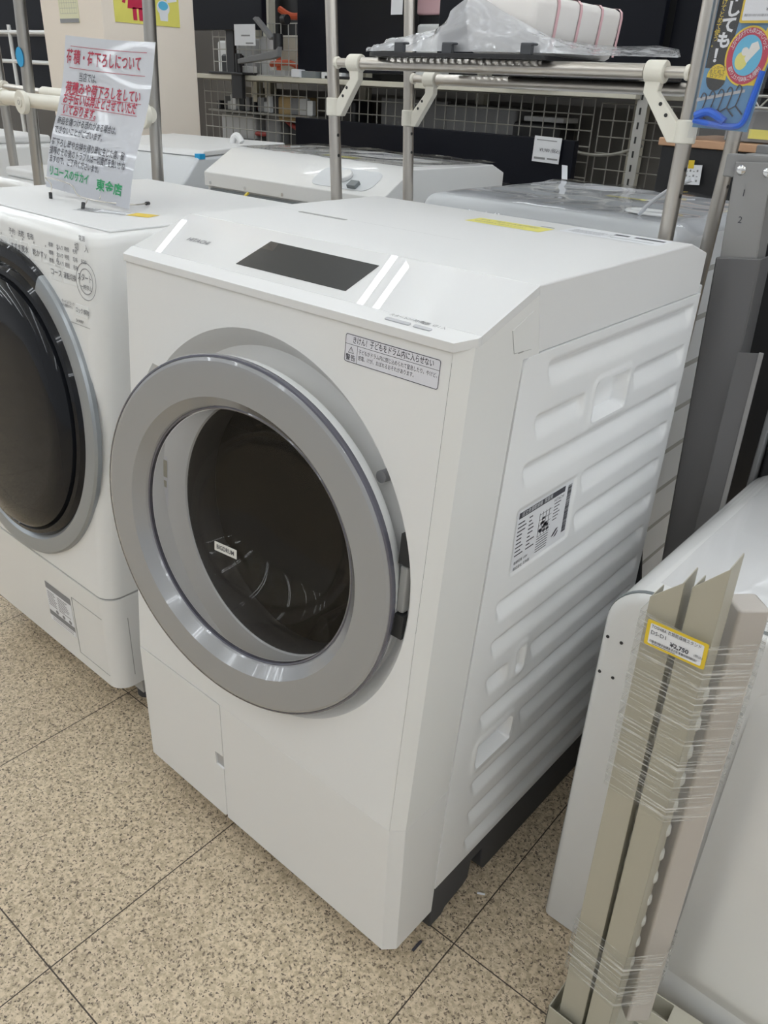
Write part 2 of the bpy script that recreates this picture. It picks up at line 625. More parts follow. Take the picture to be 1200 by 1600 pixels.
# drum
bm = bmesh.new()
DM = FP @ Matrix.Translation((cx - 0.008, cs - 0.012, 0))
lathe(bm, [(0.1915, -0.032), (0.187, -0.042), (0.190, -0.075), (0.200, -0.095)], DM, 96)
finish('gasket', bm, M['gasket'], hw)
bm = bmesh.new()
lathe(bm, [(0.199, -0.094), (0.235, -0.10), (0.24, -0.34), (0.22, -0.37), (0.001, -0.375)], DM, 64)
finish('drum', bm, M['drum'], hw)
for k in range(3):
    bm = bmesh.new()
    a = 0.6 + k * 2 * PI / 3
    m4 = DM @ Matrix.Rotation(a, 4, 'Z')
    prism(bm, [(0.24, -0.03, -0.14), (0.19, -0.008, -0.15), (0.19, 0.008, -0.15), (0.24, 0.03, -0.14)], (0, 0, -0.2), m4)
    finish('drum_baffle', bm, M['drum'], hw, 0.004)

# hinge on the right side of the recess
for s0, s1 in ((cs + 0.058, cs + 0.098), (cs - 0.045, cs - 0.012)):
    box('hinge_slot', (0.572, s0, -0.03), (0.590, s1, -0.004), M['dark_gap'], hw, 0, FP)
box('hinge', (0.574, cs - 0.01, -0.034), (0.586, cs + 0.055, -0.006), M['seam'], hw, 0.003, FP)
bm = bmesh.new()
tube(bm, [FP @ Vector((0.520, cs + 0.150, -0.032)), FP @ Vector((0.520, cs + 0.150, -0.018))], 0.008, 16)
finish('recess_screw', bm, M['ink_grey'], hw)

# --- front frame : chamfers and sides
yf = lambda z: max(0.0, 0.057 * (z - 0.285) / 0.683)
for sgn in (0, 1):
    bm = bmesh.new()
    X = lambda x: x if sgn == 0 else W - x
    lv = [0.2853, 0.45, 0.65, 0.85, 0.9625]
    a = [bm.verts.new((X(W - 0.0158), yf(z) + 0.0002, z)) for z in lv]
    b = [bm.verts.new((X(W), yf(z) + 0.0165, z)) for z in lv]
    for i in range(4):
        bm.faces.new((a[i], b[i], b[i + 1], a[i + 1]))
    # side sheet
    rear = [(0.1145, 0.2853), (0.128, 0.45), (0.146, 0.65), (0.164, 0.85), (0.173, 0.929), (0.207, 0.929), (0.1905, 1.001)]
    sv = [bm.verts.new((X(W), y, z)) for y, z in rear]
    for i in range(3):
        bm.faces.new((b[i], sv[i], sv[i + 1], b[i + 1]))
    bm.faces.new((b[3], sv[3], sv[4], sv[5], sv[6], b[4]))
    # return lip inwards
    iv = [bm.verts.new((X(W - 0.012), y, z)) for y, z in rear]
    for i in range(len(rear) - 1):
        bm.faces.new((sv[i], iv[i], iv[i + 1], sv[i + 1]))
    finish('front_frame', bm, M['white_side'], hw, ang=20)

# side hatch outline (cap on the frame side)
bm = bmesh.new()
prism(bm, [(W - 0.002, y, z) for y, z in ((0.1425, 0.968), (0.1515, 0.9405), (0.1885, 0.9385), (0.182, 0.9835))], (0.0025, 0, 0))
hc = finish('side_hatch', bm, M['white_side'], hw, 0.0004)
bm = bmesh.new()
prism(bm, [(W, y, z) for y, z in ((0.1418, 0.968), (0.1425, 0.968), (0.1515, 0.9400), (0.1508, 0.9400))], (0.0004, 0, 0))
prism(bm, [(W, y, z) for y, z in ((0.1508, 0.9400), (0.1515, 0.9406), (0.188, 0.9388), (0.188, 0.9382))], (0.0004, 0, 0))
bx(bm, (W, 0.160, 0.9388), (W + 0.0008, 0.170, 0.9402))
finish('hatch_outline', bm, M['seam'], hc)

# --- kick panel and filter cover
bm = bmesh.new()
prism(bm, [(0.2425, 0.0, 0.02), (0.614, 0.0, 0.02), (0.63, 0.0165, 0.02), (0.63, 0.104, 0.02), (0.0, 0.104, 0.02), (0.0, 0.0205, 0.02), (0.016, 0.005, 0.02), (0.2425, 0.005, 0.02)], (0, 0, 0.2648))
# side taper: rear edge follows the frame
for v in bm.verts:
    if abs(v.co.y - 0.104) < 1e-4 and v.co.z > 0.2:
        v.co.y = 0.1145
finish('kick_panel', bm, M['white'], hw, 0.0008)
bm = bmesh.new()
pl = [(0.0155, 0.024), (0.236, 0.021), (0.2416, 0.026), (0.2416, 0.137), (0.222, 0.139), (0.220, 0.166), (0.2416, 0.168), (0.2416, 0.2836), (0.0155, 0.2836)]
prism(bm, [(x, -0.0005, z) for x, z in pl], (0, 0.0055, 0))
finish('filter_cover', bm, M['white'], hw, 0.0006)
box('finger_notch', (0.2215, 0.003, 0.1385), (0.2415, 0.006, 0.1675), M['button'], hw)

# --- control panel slab
ztop = lambda y: 0.968 + (y - 0.053) * 0.19 if y < 0.082 else 0.9735 + (y - 0.082) * (0.0375 / 0.107)
bm = bmesh.new()
strip = [(0.014, 0.053), (W - 0.014, 0.053), (W + 0.001, 0.076), (W + 0.001, 0.082), (-0.001, 0.082), (-0.001, 0.076)]
up = [bm.verts.new((x, y, ztop(y))) for x, y in strip]
dn = [bm.verts.new((x, y, ztop(y) - 0.0105)) for x, y in strip]
bm.faces.new(up)
bm.faces.new(dn[::-1])
for i in range(6):
    j = (i + 1) % 6
    bm.faces.new((up[i], dn[i], dn[j], up[j]))
finish('front_lip', bm, M['white_top'], hw, 0.0006)
bm = bmesh.new()
prof = [(0.082, ztop(0.082)), (0.188, ztop(0.188)), (0.188, ztop(0.188) - 0.0105), (0.082, ztop(0.082) - 0.0105)]
prism(bm, [(-0.001, y, z) for y, z in prof], (W + 0.002, 0, 0))
cp = finish('control_panel', bm, M['white_gloss'], hw, smooth=False)
CPM = frame((0, 0.082, ztop(0.082)), (1, 0, 0), (0, 0.107, 0.0375))
bm = bmesh.new()
prism(bm, [CPM @ Vector(p) for p in ((0.2155, 0.017, 0.0002), (0.4185, 0.0175, 0.0002), (0.4165, 0.0835, 0.0002), (0.2145, 0.085, 0.0002))], CPM.to_3x3() @ Vector((0, 0, 0.0004)))
finish('display', bm, M['screen'], cp)
text('brand_lettering', 'HITACHI', 0.0125, M['ink_grey'], CPM @ Matrix.Translation((0.0735, 0.047, 0)), cp, bold=0.0003)
LIPM = frame((0, 0.053, 0.968), (1, 0, 0), (0, 0.029, 0.0055))
bm = bmesh.new()
for x0, x1 in ((0.511, 0.5465), (0.5515, 0.576)):
    prism(bm, [LIPM @ Vector((p[0], p[1], 0)) for p in rrect(x0, 0.0105, x1, 0.0165, 0.0022, 4)], LIPM.to_3x3() @ Vector((0, 0, 0.0013)))
    o = finish('button', bm, M['button'], hw, 0.0004)
    bm = bmesh.new()
bm.free()
join_text('button_lettering', [('スタート/一時停止', 0.0066, LIPM @ Matrix.Translation((0.508, 0.0245, 0)), {}), ('電源  切 / 入', 0.0066, LIPM @ Matrix.Translation((0.552, 0.0245, 0)), {})], M['ink_grey'], hw)

# --- top cover
bm = bmesh.new()
prism(bm, [(0.0005, y, z) for y, z in ((0.1895, 1.011), (0.622, 1.011), (0.687, 0.992), (0.6875, 0.9296), (0.208, 0.9296))], (W - 0.001, 0, 0))
tc_ = finish('top_cover', bm, M['white_top'], hw, 0.0025)
bm = bmesh.new()
prism(bm, [(x, y, 1.0111) for x, y in rrect(0.075, 0.344, 0.182, 0.353, 0.004, 4)], (0, 0, 0.0003))
finish('lid_slot', bm, M['seam'], tc_)
bm = bmesh.new()
for a, b in (((0.186, 0.352), (0.25, 0.38)), ((0.30, 0.30), (0.302, 0.42))):
    pass
flat(bm, Matrix.Identity(4), 0.185, 0.3535, 0.40, 0.3540, 1.0113)
flat(bm, Matrix.Identity(4), 0.02, 0.3535, 0.073, 0.3540, 1.0113)
finish('lid_seam', bm, M['seam'], tc_)
TM = Matrix.Translation((0, 0, 1.0112))
bm = bmesh.new()
flat(bm, TM, 0.29, 0.513, 0.43, 0.560, 0.0001)
finish('yellow_sticker', bm, M['yellow'], tc_)
join_text('yellow_sticker_lettering', [('給水・排水の水漏れ確認', 0.010, TM @ Matrix.Translation((0.30, 0.545, 0)), {}), ('取扱説明書をお読みください', 0.0075, TM @ Matrix.Translation((0.30, 0.527, 0)), {})], M['ink_grey'], tc_)
bm = bmesh.new()
flat(bm, TM, 0.44, 0.553, 0.602, 0.615, 0.0001)
finish('white_sticker', bm, M['paper'], tc_)
bm = bmesh.new()
for x0 in (0.515, 0.548, 0.572):
    flat(bm, TM, x0, 0.592, x0 + 0.024, 0.603, 0.0002)
for k in range(5):
    flat(bm, TM, 0.45, 0.568 + k * 0.006, 0.505 + 0.015 * (k % 2), 0.5695 + k * 0.006, 0.0002)
flat(bm, TM, 0.40, 0.568, 0.425, 0.571, 0.0002)
flat(bm, TM, 0.52, 0.570, 0.59, 0.572, 0.0002)
finish('sticker_print', bm, M['ink'], tc_)

# --- ribbed steel side panel (height field)
NY, NZ = 170, 250
Z0, Z1 = 0.074, 0.9292
ribs = [(0.236, 0.675, 0.896), (0.221, 0.345, 0.829), (0.495, 0.673, 0.831), (0.208, 0.676, 0.765), (0.380, 0.672, 0.700), (0.378, 0.670, 0.634), (0.186, 0.670, 0.566),
        (0.186, 0.670, 0.500), (0.185, 0.238, 0.435), (0.305, 0.670, 0.435), (0.181, 0.670, 0.370), (0.303, 0.670, 0.302), (0.181, 0.668, 0.233), (0.181, 0.668, 0.167), (0.181, 0.668, 0.104)]


def rr(y, z, y0, y1, z0, z1, r):
    hx, hy = (y1 - y0) / 2 - r, (z1 - z0) / 2 - r
    dx, dy = abs(y - (y0 + y1) / 2) - hx, abs(z - (z0 + z1) / 2) - hy
    return math.hypot(max(dx, 0), max(dy, 0)) + min(max(dx, dy), 0) - r


def side_h(y, z):
    h = 0.0
    for y0, y1, zc in ribs:
        if abs(z - zc) < 0.03:
            t = (z - (zc - 0.0205)) / 0.041
            if 0 < t < 1:
                pf = sstep(0.0, 0.74, t) if t < 0.74 else sstep(1.0, 0.74, t)
                ye = min(y - (y0 - 0.006) - 0.010 * (1 - t), (y1 + 0.006) - y - 0.004 * t)
                h = min(h, -0.0095 * pf * sstep(0.0, 0.012, ye))
    for (y0, y1, z0, z1, dep, e) in ((0.374, 0.474, 0.797, 0.853, 0.020, 0.006), (0.180, 0.276, 0.280, 0.329, 0.020, 0.006), (0.206, 0.364, 0.618, 0.720, 0.0022, 0.004), (0.262, 0.284, 0.418, 0.464, 0.006, 0.004)):
        d = rr(y, z, y0, y1, z0, z1, 0.007)
        rim = 0.0016 * sstep(0.009, 0.003, abs(d - 0.003)) if dep > 0.005 else 0
        hh = -dep * sstep(0.0005, -e, d)
        if d < 0.012:
            h = min(h, hh) + rim
    return h


def side_y0(z):
    y = 0.105 + (z - 0.074) / (0.285 - 0.074) * 0.0095 if z < 0.285 else 0.1145 + (z - 0.285) / (0.929 - 0.285) * 0.0585
    rr_ = 0.012
    if z > Z1 - rr_:
        y += rr_ - math.sqrt(max(0, rr_ ** 2 - (z - Z1 + rr_) ** 2))
    return y + 0.0012


bm = bmesh.new()
grid = []
for j in range(NZ + 1):
    z = Z0 + (Z1 - Z0) * j / NZ
    row = []
    for i in range(NY + 1):
        y = side_y0(z) + (0.693 - side_y0(z)) * i / NY
        row.append(bm.verts.new((W + 0.0012 + side_h(y, z), y, z)))
    grid.append(row)
for j in range(NZ):
    for i in range(NY):
        bm.faces.new((grid[j][i], grid[j][i + 1], grid[j + 1][i + 1], grid[j + 1][i]))
bd = [e for e in bm.edges if len(e.link_faces) == 1]
ext = bmesh.ops.extrude_edge_only(bm, edges=bd)
for v in ext['geom']:
    if isinstance(v, bmesh.types.BMVert):
        v.co.x = W - 0.008
sp = finish('side_panel', bm, M['white_steel'], hw, ang=50)
bm = bmesh.new()
for y, z in ((0.2690, 0.4285),):
    prism(bm, [(W - 0.0046, p[0], p[1]) for p in circ_pts(y, z, 0.0052, 0.0075, 16)], (0.0003, 0, 0))
finish('lock_hole', bm, M['dark_gap'], sp)
# rating label on the side panel
RL = frame((W - 0.0006, 0.209, 0.621), (0, 1, 0), (0, 0, 1))
bm = bmesh.new()
flat(bm, RL, 0.002, -0.006, 0.149, 0.094, 0)
rl = finish('rating_label', bm, M['paper'], sp)
bm = bmesh.new()
flat(bm, RL, 0.006, 0.082, 0.126, 0.091)
for k in range(9):
    flat(bm, RL, 0.006 + 0.0, 0.0735 - k * 0.0062, 0.006 + random.uniform(0.012, 0.026), 0.0755 - k * 0.0062)
    flat(bm, RL, 0.034, 0.0735 - k * 0.0062, 0.034 + random.uniform(0.006, 0.022), 0.0755 - k * 0.0062)
for k in range(4):
    flat(bm, RL, 0.062 + k * 0.0085, 0.032, 0.0632 + k * 0.0085, 0.070)
for k in range(5):
    flat(bm, RL, 0.062, 0.032 + k * 0.0088, 0.095, 0.0326 + k * 0.0088)
for k in range(12):
    a = random.uniform(0.063, 0.085); b = random.uniform(0.034, 0.062)
    flat(bm, RL, a, b, a + 0.008, b + 0.004)
for k in range(6):
    flat(bm, RL, 0.1, 0.070 - k * 0.0052, 0.118 - 0.003 * (k % 3), 0.0715 - k * 0.0052)
    flat(bm, RL, 0.062, 0.028 - k * 0.0042, 0.093, 0.0293 - k * 0.0042)
bars(bm, Matrix(RL) @ Matrix.Translation((0.139, 0.012, 0)) @ Matrix.Rotation(PI / 2, 4, 'Z'), 0, -0.006, 0.077, 0.005, 60, 0.0004, 0.7)
for p in (((0.104, 0.016), (0.110, 0.016), (0.122, 0.026), (0.116, 0.026)), ((0.112, 0.013), (0.117, 0.013), (0.122, 0.018), (0.122, 0.022))):
    poly_flat(bm, RL, p)
finish('rating_print', bm, M['ink'], rl)
join_text('rating_lettering', [('日立洗濯乾燥機  家庭用', 0.0075, RL @ Matrix.Translation((0.012, 0.0866, 0.0002)), {}),], M['paper'], rl)
join_text('rating_small_print', [('HITACHI', 0.0068, RL @ Matrix.Translation((0.098, 0.0765, 0)), {}), ('株式会社 日本製', 0.0058, RL @ Matrix.Translation((0.007, 0.003, 0)), {}), ('乾燥容量 100V', 0.0055, RL @ Matrix.Translation((0.007, 0.0125, 0)), {})], M['ink'], rl)

# warning label on the front
WL = FP @ Matrix.Translation((0.4615, (0.913 - 0.285) / math.cos(TL), 0))
bm = bmesh.new()
poly_flat(bm, WL, rrect(0, 0, 0.1395, 0.0335, 0.003), 0.0002)
wl = finish('warning_label', bm, M['sticker'], hw)
bm = bmesh.new()
o_, i_ = rrect(0.0004, 0.0004, 0.1391, 0.0331, 0.003), rrect(0.0012, 0.0012, 0.1383, 0.0323, 0.0024)
vo = [bm.verts.new(WL @ Vector((*p, 0.0004))) for p in o_]
vi = [bm.verts.new(WL @ Vector((*p, 0.0004))) for p in i_]
for k in range(len(vo)):
    j = (k + 1) % len(vo)
    bm.faces.new((vo[k], vo[j], vi[j], vi[k]))
flat(bm, WL, 0.001, 0.0212, 0.1385, 0.0217)
flat(bm, WL, 0.0195, 0.001, 0.0200, 0.0212)
# warning triangle
def tri(s): return [(0.0102 + s * math.cos(PI / 2 + k * 2 * PI / 3), 0.0140 + s * math.sin(PI / 2 + k * 2 * PI / 3)) for k in range(3)]
to = [bm.verts.new(WL @ Vector((*p, 0.0004))) for p in tri(0.0052)]
ti = [bm.verts.new(WL @ Vector((*p, 0.0004))) for p in tri(0.0040)]
for k in range(3):
    bm.faces.new((to[k], to[(k + 1) % 3], ti[(k + 1) % 3], ti[k]))
flat(bm, WL, 0.0099, 0.0138, 0.0105, 0.0163)
flat(bm, WL, 0.0099, 0.0124, 0.0105, 0.0131)
finish('label_border', bm, M['ink'], wl)
join_text('label_lettering', [('きけん！子どもをドラム内に入らせない', 0.0089, WL @ Matrix.Translation((0.0115, 0.0268, 0)), dict(bold=0.00008, fit=0.1185)),
                              ('警告', 0.0078, WL @ Matrix.Translation((0.0022, 0.0057, 0)), dict(bold=0.0001)),
                              ('子どもがドラム内に閉じ込められて窒息したり、やけど、', 0.0060, WL @ Matrix.Translation((0.0218, 0.0153, 0)), dict(fit=0.1145)),
                              ('感電、けが、おぼれるおそれがあります。', 0.0060, WL @ Matrix.Translation((0.0218, 0.0082, 0)), dict(fit=0.083))], M['ink'], wl)

# base
bm = bmesh.new()
side = [(0.1065, 0.08), (0.1065, -0.024), (0.109, FZ + 0.001), (0.140, FZ + 0.001), (0.150, -0.018), (0.196, -0.012), (0.212, -0.004), (0.217, 0.035), (0.248, 0.035), (0.252, -0.012), (0.262, FZ + 0.002), (0.655, FZ + 0.002), (0.665, 0.08)]
prism(bm, [(0.003, y, z) for y, z in side], (0.624, 0, 0))
finish('base', bm, M['base'], hw, 0.002)
bm = bmesh.new()
prism(bm, [(0.05, y, z) for y, z in ((0.06, 0.08), (0.075, -0.005), (0.096, -0.010), (0.096, 0.08))], (0.53, 0, 0))
finish('front_skirt', bm, M['base'], hw, 0.002)
bm = bmesh.new()
bx(bm, (0.606, 0.688, 0.925), (0.622, 0.706, 0.937))
bx(bm, (0.600, 0.704, 0.923), (0.624, 0.714, 0.939))
finish('hose_clip', bm, M['shell'], hw, 0.002)

# --- the door, ajar: own frame
dn_ = Vector((0.11494, -0.99173, 0.05718)); du_ = Vector((0.99337, 0.11475, -0.00662))
DF = frame((0.318, -0.0107, 0.6279), du_, dn_.cross(du_))
door = bpy.data.objects.new('door', None)
door.empty_display_size = 0.05
link(door, hw)
bm = bmesh.new()
lathe(bm, [(0.2612, -0.006), (0.2612, -0.0012), (0.2600, 0.0000), (0.2560, 0.0016), (0.2520, 0.0020), (0.2090, 0.0020), (0.1945, -0.0118), (0.1925, -0.0150), (0.1925, -0.019)], DF, 128)
ringo = finish('door_ring', bm, M['silver'], door, ang=14)
bm = bmesh.new()
lathe(bm, [(0.2612, -0.009), (0.2640, -0.008), (0.2645, -0.0045), (0.2636, -0.0008), (0.2612, 0.0000)], DF, 128, close=True)
finish('ring_edge', bm, M['smoke_edge'], door)
bm = bmesh.new()
lathe(bm, [(0.2612, -0.008), (0.2612, -0.020), (0.2590, -0.027), (0.250, -0.030), (0.215, -0.030), (0.197, -0.022), (0.1935, -0.017)], DF, 128)
finish('door_shell', bm, M['shell'], door)
bm = bmesh.new()
lathe(bm, [(0.1927, -0.0148), (0.1912, -0.0138), (0.1890, -0.0148), (0.1885, -0.020)], DF, 128)
finish('glass_rim', bm, M['smoke_edge'], door)
bm = bmesh.new()
lathe(bm, [(0.1900, -0.0155), (0.15, -0.0130), (0.10, -0.0112), (0.05, -0.0102), (0.002, -0.0100)], DF, 96)
finish('door_glass', bm, M['glass'], door)
bm = bmesh.new()
lathe(bm, [(0.1875, -0.020), (0.181, -0.045), (0.172, -0.075), (0.156, -0.108), (0.13, -0.135), (0.09, -0.152), (0.045, -0.158), (0.002, -0.159)], DF, 96)
finish('door_bowl', bm, M['bowl'], door)
BL = DF @ Matrix.Translation((-0.0475, -0.0285, -0.0095))
bm = bmesh.new()
prism(bm, [BL @ Vector(p) for p in ((0, 0, 0), (0.043, 0, 0), (0.043, 0.0145, 0), (0, 0.0145, 0))], dn_ * 0.0004)
em = finish('emblem', bm, M['sleeve'], door)
text('emblem_lettering', 'BIGDRUM', 0.0098, M['ink'], BL @ Matrix.Translation((0.0215, 0.0072, 0.0004)), em, 'CENTER', bold=0.0002, xs=0.8)
# small sticker on the recess floor, seen through the glass
SKM = FP @ Matrix.Translation((0.046, 0.287, -0.0298))
bm = bmesh.new()
poly_flat(bm, SKM, rrect(0, 0, 0.022, 0.088, 0.004), 0.0)
sk = finish('recess_sticker', bm, M['sticker'], hw)
bm = bmesh.new()
flat(bm, SKM, 0.003, 0.052, 0.020, 0.082, 0.0003)
flat(bm, SKM, 0.004, 0.034, 0.018, 0.046, 0.0003)
finish('recess_sticker_print', bm, M['beige_metal'], sk)

# ================================================================== SHARP-type drum washer (left)
sw = thing('drum_washing_machine', 'white drum washing machine at the left edge with a dark glossy domed door', 'washing machine', (-0.45, 0.36, 0))
SX0, SX1 = -0.765, -0.14
syf = lambda z: 0.030 if z < 0.283 else 0.030 + (z - 0.283) * (0.07 / 0.683)


def foot_ring(z, off=0.0, r=0.035, yback=0.64, n=8):
    y0 = syf(z) + off
    pts = []
    x0, x1 = SX0 + off, SX1 - off
    for k in range(n + 1):
        t = PI + PI / 2 * k / n
        pts.append((x0 + r + r * math.cos(t), y0 + r + r * math.sin(t), z))
    for k in range(n + 1):
        t = 1.5 * PI + PI / 2 * k / n
        pts.append((x1 - r + r * math.cos(t), y0 + r + r * math.sin(t), z))
    yb = yback - off
    pts += [(x1, yb, z), (x0, yb, z)]
    return pts


bm = bmesh.new()
loft(bm, [foot_ring(z) for z in (0.2865, 0.45, 0.65, 0.85, 0.945)] + [foot_ring(0.957, 0.002), foot_ring(0.964, 0.007), foot_ring(0.9665, 0.014)])
finish('body', bm, M['white_sharp'], sw, ang=40)
bm = bmesh.new()
loft(bm, [foot_ring(0.057, 0.004), foot_ring(0.061), foot_ring(0.2815)])
finish('lower_panel', bm, M['white_sharp'], sw, ang=40)
bm = bmesh.new()
loft(bm, [foot_ring(0.28, 0.002), foot_ring(0.288, 0.002)])
finish('panel_gap', bm, M['seam'], sw)
bm = bmesh.new()
lid = [(SX0 + 0.012, 0.135), (SX1 - 0.012, 0.135), (SX1 - 0.012, 0.62), (SX0 + 0.012, 0.62)]
prism(bm, [(x, y, 0.966) for x, y in lid], (0, 0, 0.004))
slid = finish('top_lid', bm, M['white_top'], sw, 0.002)
box('base', (SX0 + 0.03, 0.10, 0.0), (SX1 - 0.03, 0.60, 0.06), M['lightgrey'], sw)
for x in (SX0 + 0.07, SX1 - 0.06):
    for y in (0.13, 0.56):
        bm = bmesh.new()
        lathe(bm, [(0.001, 0.0), (0.024, 0.0), (0.024, 0.065), (0.001, 0.065)], Matrix.Translation((x, y, FZ)), 20)
        finish('foot', bm, M['base'], sw)
TS = math.atan2(0.07, 0.683)
SP = frame((-0.455, 0.030, 0.283), (1, 0, 0), (0, math.sin(TS), math.cos(TS)))
SD = SP @ Matrix.Translation((0, 0.322, 0))
prof = [(0.3125, -0.002), (0.3125, 0.006), (0.309, 0.0105), (0.300, 0.012), (0.280, 0.011), (0.274, 0.006), (0.268, -0.001)]
bm = bmesh.new()
lathe(bm, prof, SD, 90, math.radians(118), math.radians(62 + 360))
finish('silver_trim', bm, M['silver2'], sw)
bm = bmesh.new()
lathe(bm, prof, SD, 30, math.radians(62), math.radians(118))
finish('black_trim', bm, M['black_dome'], sw)
sdoor = bpy.data.objects.new('door', None)
link(sdoor, sw)
bm = bmesh.new()
lathe(bm, [(0.2745, 0.004), (0.266, 0.014), (0.258, 0.016), (0.250, 0.010)], SD, 96)
finish('door_rim', bm, M['black_dome'], sdoor)
bm = bmesh.new()
lathe(bm, [(0.252, 0.008), (0.251, 0.020), (0.240, 0.030), (0.20, 0.036), (0.12, 0.040), (0.05, 0.042), (0.001, 0.042)], SD, 96)
finish('door_dome', bm, M['black_dome'], sdoor)
PM = SD @ Matrix.Translation((-0.055, -0.045, 0.0425))
bm = bmesh.new()
flat(bm, PM, -0.03, -0.025, 0.024, 0.024, 0.0003)
pe = finish('door_emblem', bm, M['black'], sdoor)
join_text('door_emblem_lettering', [('プラズマ', 0.011, PM @ Matrix.Translation((-0.024, 0.010, 0.0004)), {}), ('クラスター', 0.010, PM @ Matrix.Translation((-0.026, -0.008, 0.0004)), {})], M['lightgrey'], pe)
# control area print (local x from centre -0.455; s from z=.283)
CT = lambda x, z: SP @ Matrix.Translation((x + 0.455, (z - 0.283) / math.cos(TS), 0.0002))
its = []
for k, s in enumerate(('予約', '洗乾', '毛布')):
    its.append((s, 0.012, CT(-0.425 + k * 0.033, 0.937), {}))
for k, s in enumerate(('洗い', 'すすぎ', '脱水', '乾かす', '∨', '∧')):
    its.append((s, 0.013, CT(-0.462 + k * 0.040, 0.912), {}))
for j in range(3):
    for k, s in enumerate(('標準', '念入り', '時短', '毛布')):
        its.append((s, 0.0085, CT(-0.285 + k * 0.026, 0.933 - j * 0.013), dict(xs=0.9)))
its += [('コース', 0.013, CT(-0.283, 0.889), {}), ('運転切換', 0.012, CT(-0.2395, 0.889), dict(xs=0.85)), ('スタート', 0.014, CT(-0.194, 0.895), dict(xs=0.8)), ('一時停止', 0.009, CT(-0.186, 0.880), {}),
        ('電源', 0.010, CT(-0.186, 0.957), {}), ('切', 0.013, CT(-0.200, 0.942), {}), ('入', 0.013, CT(-0.170, 0.942), {}), ('ECO', 0.008, CT(-0.181, 0.921), {}), ('ロック/解除', 0.010, CT(-0.205, 0.838), dict(xs=0.8)), ('チャイルドロック', 0.0065, CT(-0.250, 0.845), dict(xs=0.8)), ('ドアロック中は開きません', 0.006, CT(-0.272, 0.8385), dict(xs=0.8)), ('SHARP', 0.008, CT(-0.205, 0.820), {})]
join_text('control_lettering', [(t_, z_s, m_ @ Matrix.Translation((0, 0, 0.0006)), k_) for t_, z_s, m_, k_ in its], M['ink'], sw)
for rad, wdt in ((0.031, 0.0013), (0.0215, 0.0016)):
    bm = bmesh.new()
    lathe(bm, [(rad, 0.0004), (rad - wdt, 0.0004)], CT(-0.169, 0.890), 40)
    finish('start_ring', bm, M['ink_grey'], sw)
for k in range(6):
    bm = bmesh.new()
    lathe(bm, [(0.0018, 0.0004), (0.0002, 0.0004)], CT(-0.456 + k * 0.040, 0.929), 10)
    finish('indicator_dot', bm, M['ink_grey'], sw)
pads = [(-0.268, 0.889, 0.040, 0.026), (-0.218, 0.889, 0.048, 0.026), (-0.187, 0.8385, 0.04, 0.02)] + [(-0.452 + k * 0.040, 0.912, 0.032, 0.026) for k in range(6)]
for x, z, w, h in pads:
    bm = bmesh.new()
    prism(bm, [CT(x, z) @ Vector((p[0], p[1], -0.001)) for p in rrect(-w / 2, -h / 2, w / 2, h / 2, 0.003, 3)], (SP.to_3x3() @ Vector((0, 0, 0.0013))))
    finish('button', bm, M['shell'], sw, 0.0004)
bm = bmesh.new()
flat(bm, CT(0, 0.8135), -0.2335, -0.0006, -0.162, 0.0006, 0.0004)
finish('panel_seam', bm, M['seam'], sw)
# energy label, detergent hatch
EL = frame((-0.397, 0.0298, 0.118), (1, 0, 0), (0, 0, 1))
bm = bmesh.new()
flat(bm, EL, 0, 0.004, 0.104, 0.105, 0.0003)
el = finish('rating_label', bm, M['paper'], sw)
bm = bmesh.new()
flat(bm, EL, 0.0, 0.088, 0.104, 0.105, 0.0005)
flat(bm, EL, 0.0, 0.018, 0.104, 0.031, 0.0005)
for k in range(8):
    flat(bm, EL, 0.004, 0.080 - k * 0.0048, 0.030 + random.uniform(0, 0.01), 0.0820 - k * 0.0048, 0.0005)
    flat(bm, EL, 0.045, 0.080 - k * 0.0048, 0.07 + random.uniform(0, 0.03), 0.0820 - k * 0.0048, 0.0005)
for k in range(3):
    poly_flat(bm, EL, circ_pts(0.035 + k * 0.027, 0.037, 0.006, 0.005, 12), 0.0005)
for k in range(2):
    flat(bm, EL, 0.01, 0.008 + k * 0.005, 0.095, 0.0095 + k * 0.005, 0.0005)
finish('label_print', bm, M['ink_grey'], el)
bm = bmesh.new()
y_ = 0.0296
bx(bm, (-0.286, y_ - 0.0004, 0.088), (-0.2850, y_ + 0.001, 0.232))
bx(bm, (-0.286, y_ - 0.0004, 0.2312), (-0.172, y_ + 0.001, 0.2322))
bx(bm, (-0.286, y_ - 0.0004, 0.088), (-0.172, y_ + 0.001, 0.0888))
bx(bm, (SX1 - 0.002, 0.0685, 0.088), (SX1 + 0.0004, 0.0700, 0.232))
finish('hatch_outline', bm, M['seam'], sw)

# stickers lying on the Sharp's lid
bm = bmesh.new()
SL = frame((-0.385, 0.205, 0.9702), (0.93, 0.36, 0), (-0.36, 0.93, 0))
flat(bm, SL, 0, 0, 0.115, 0.035, 0.0002)
ls = finish('lid_sticker', bm, M['paper'], slid)
bm = bmesh.new()
for k in range(5):
    flat(bm, SL, 0.004 + k * 0.008, 0.004, 0.0095 + k * 0.008, 0.030, 0.0004)
for k in range(2):
    flat(bm, SL, 0.050, 0.008 + k * 0.016, 0.110, 0.011 + k * 0.016, 0.0004)
flat(bm, SL, 0.0, 0.0, 0.115, 0.0012, 0.0004)
flat(bm, SL, 0.0, 0.0338, 0.115, 0.035, 0.0004)
finish('lid_sticker_print', bm, M['ink_grey'], ls)
bm = bmesh.new()
flat(bm, SL, 0.116, 0.0, 0.165, 0.036, 0.0002)
finish('lid_warning_sticker', bm, M['yellow_lab'], slid)

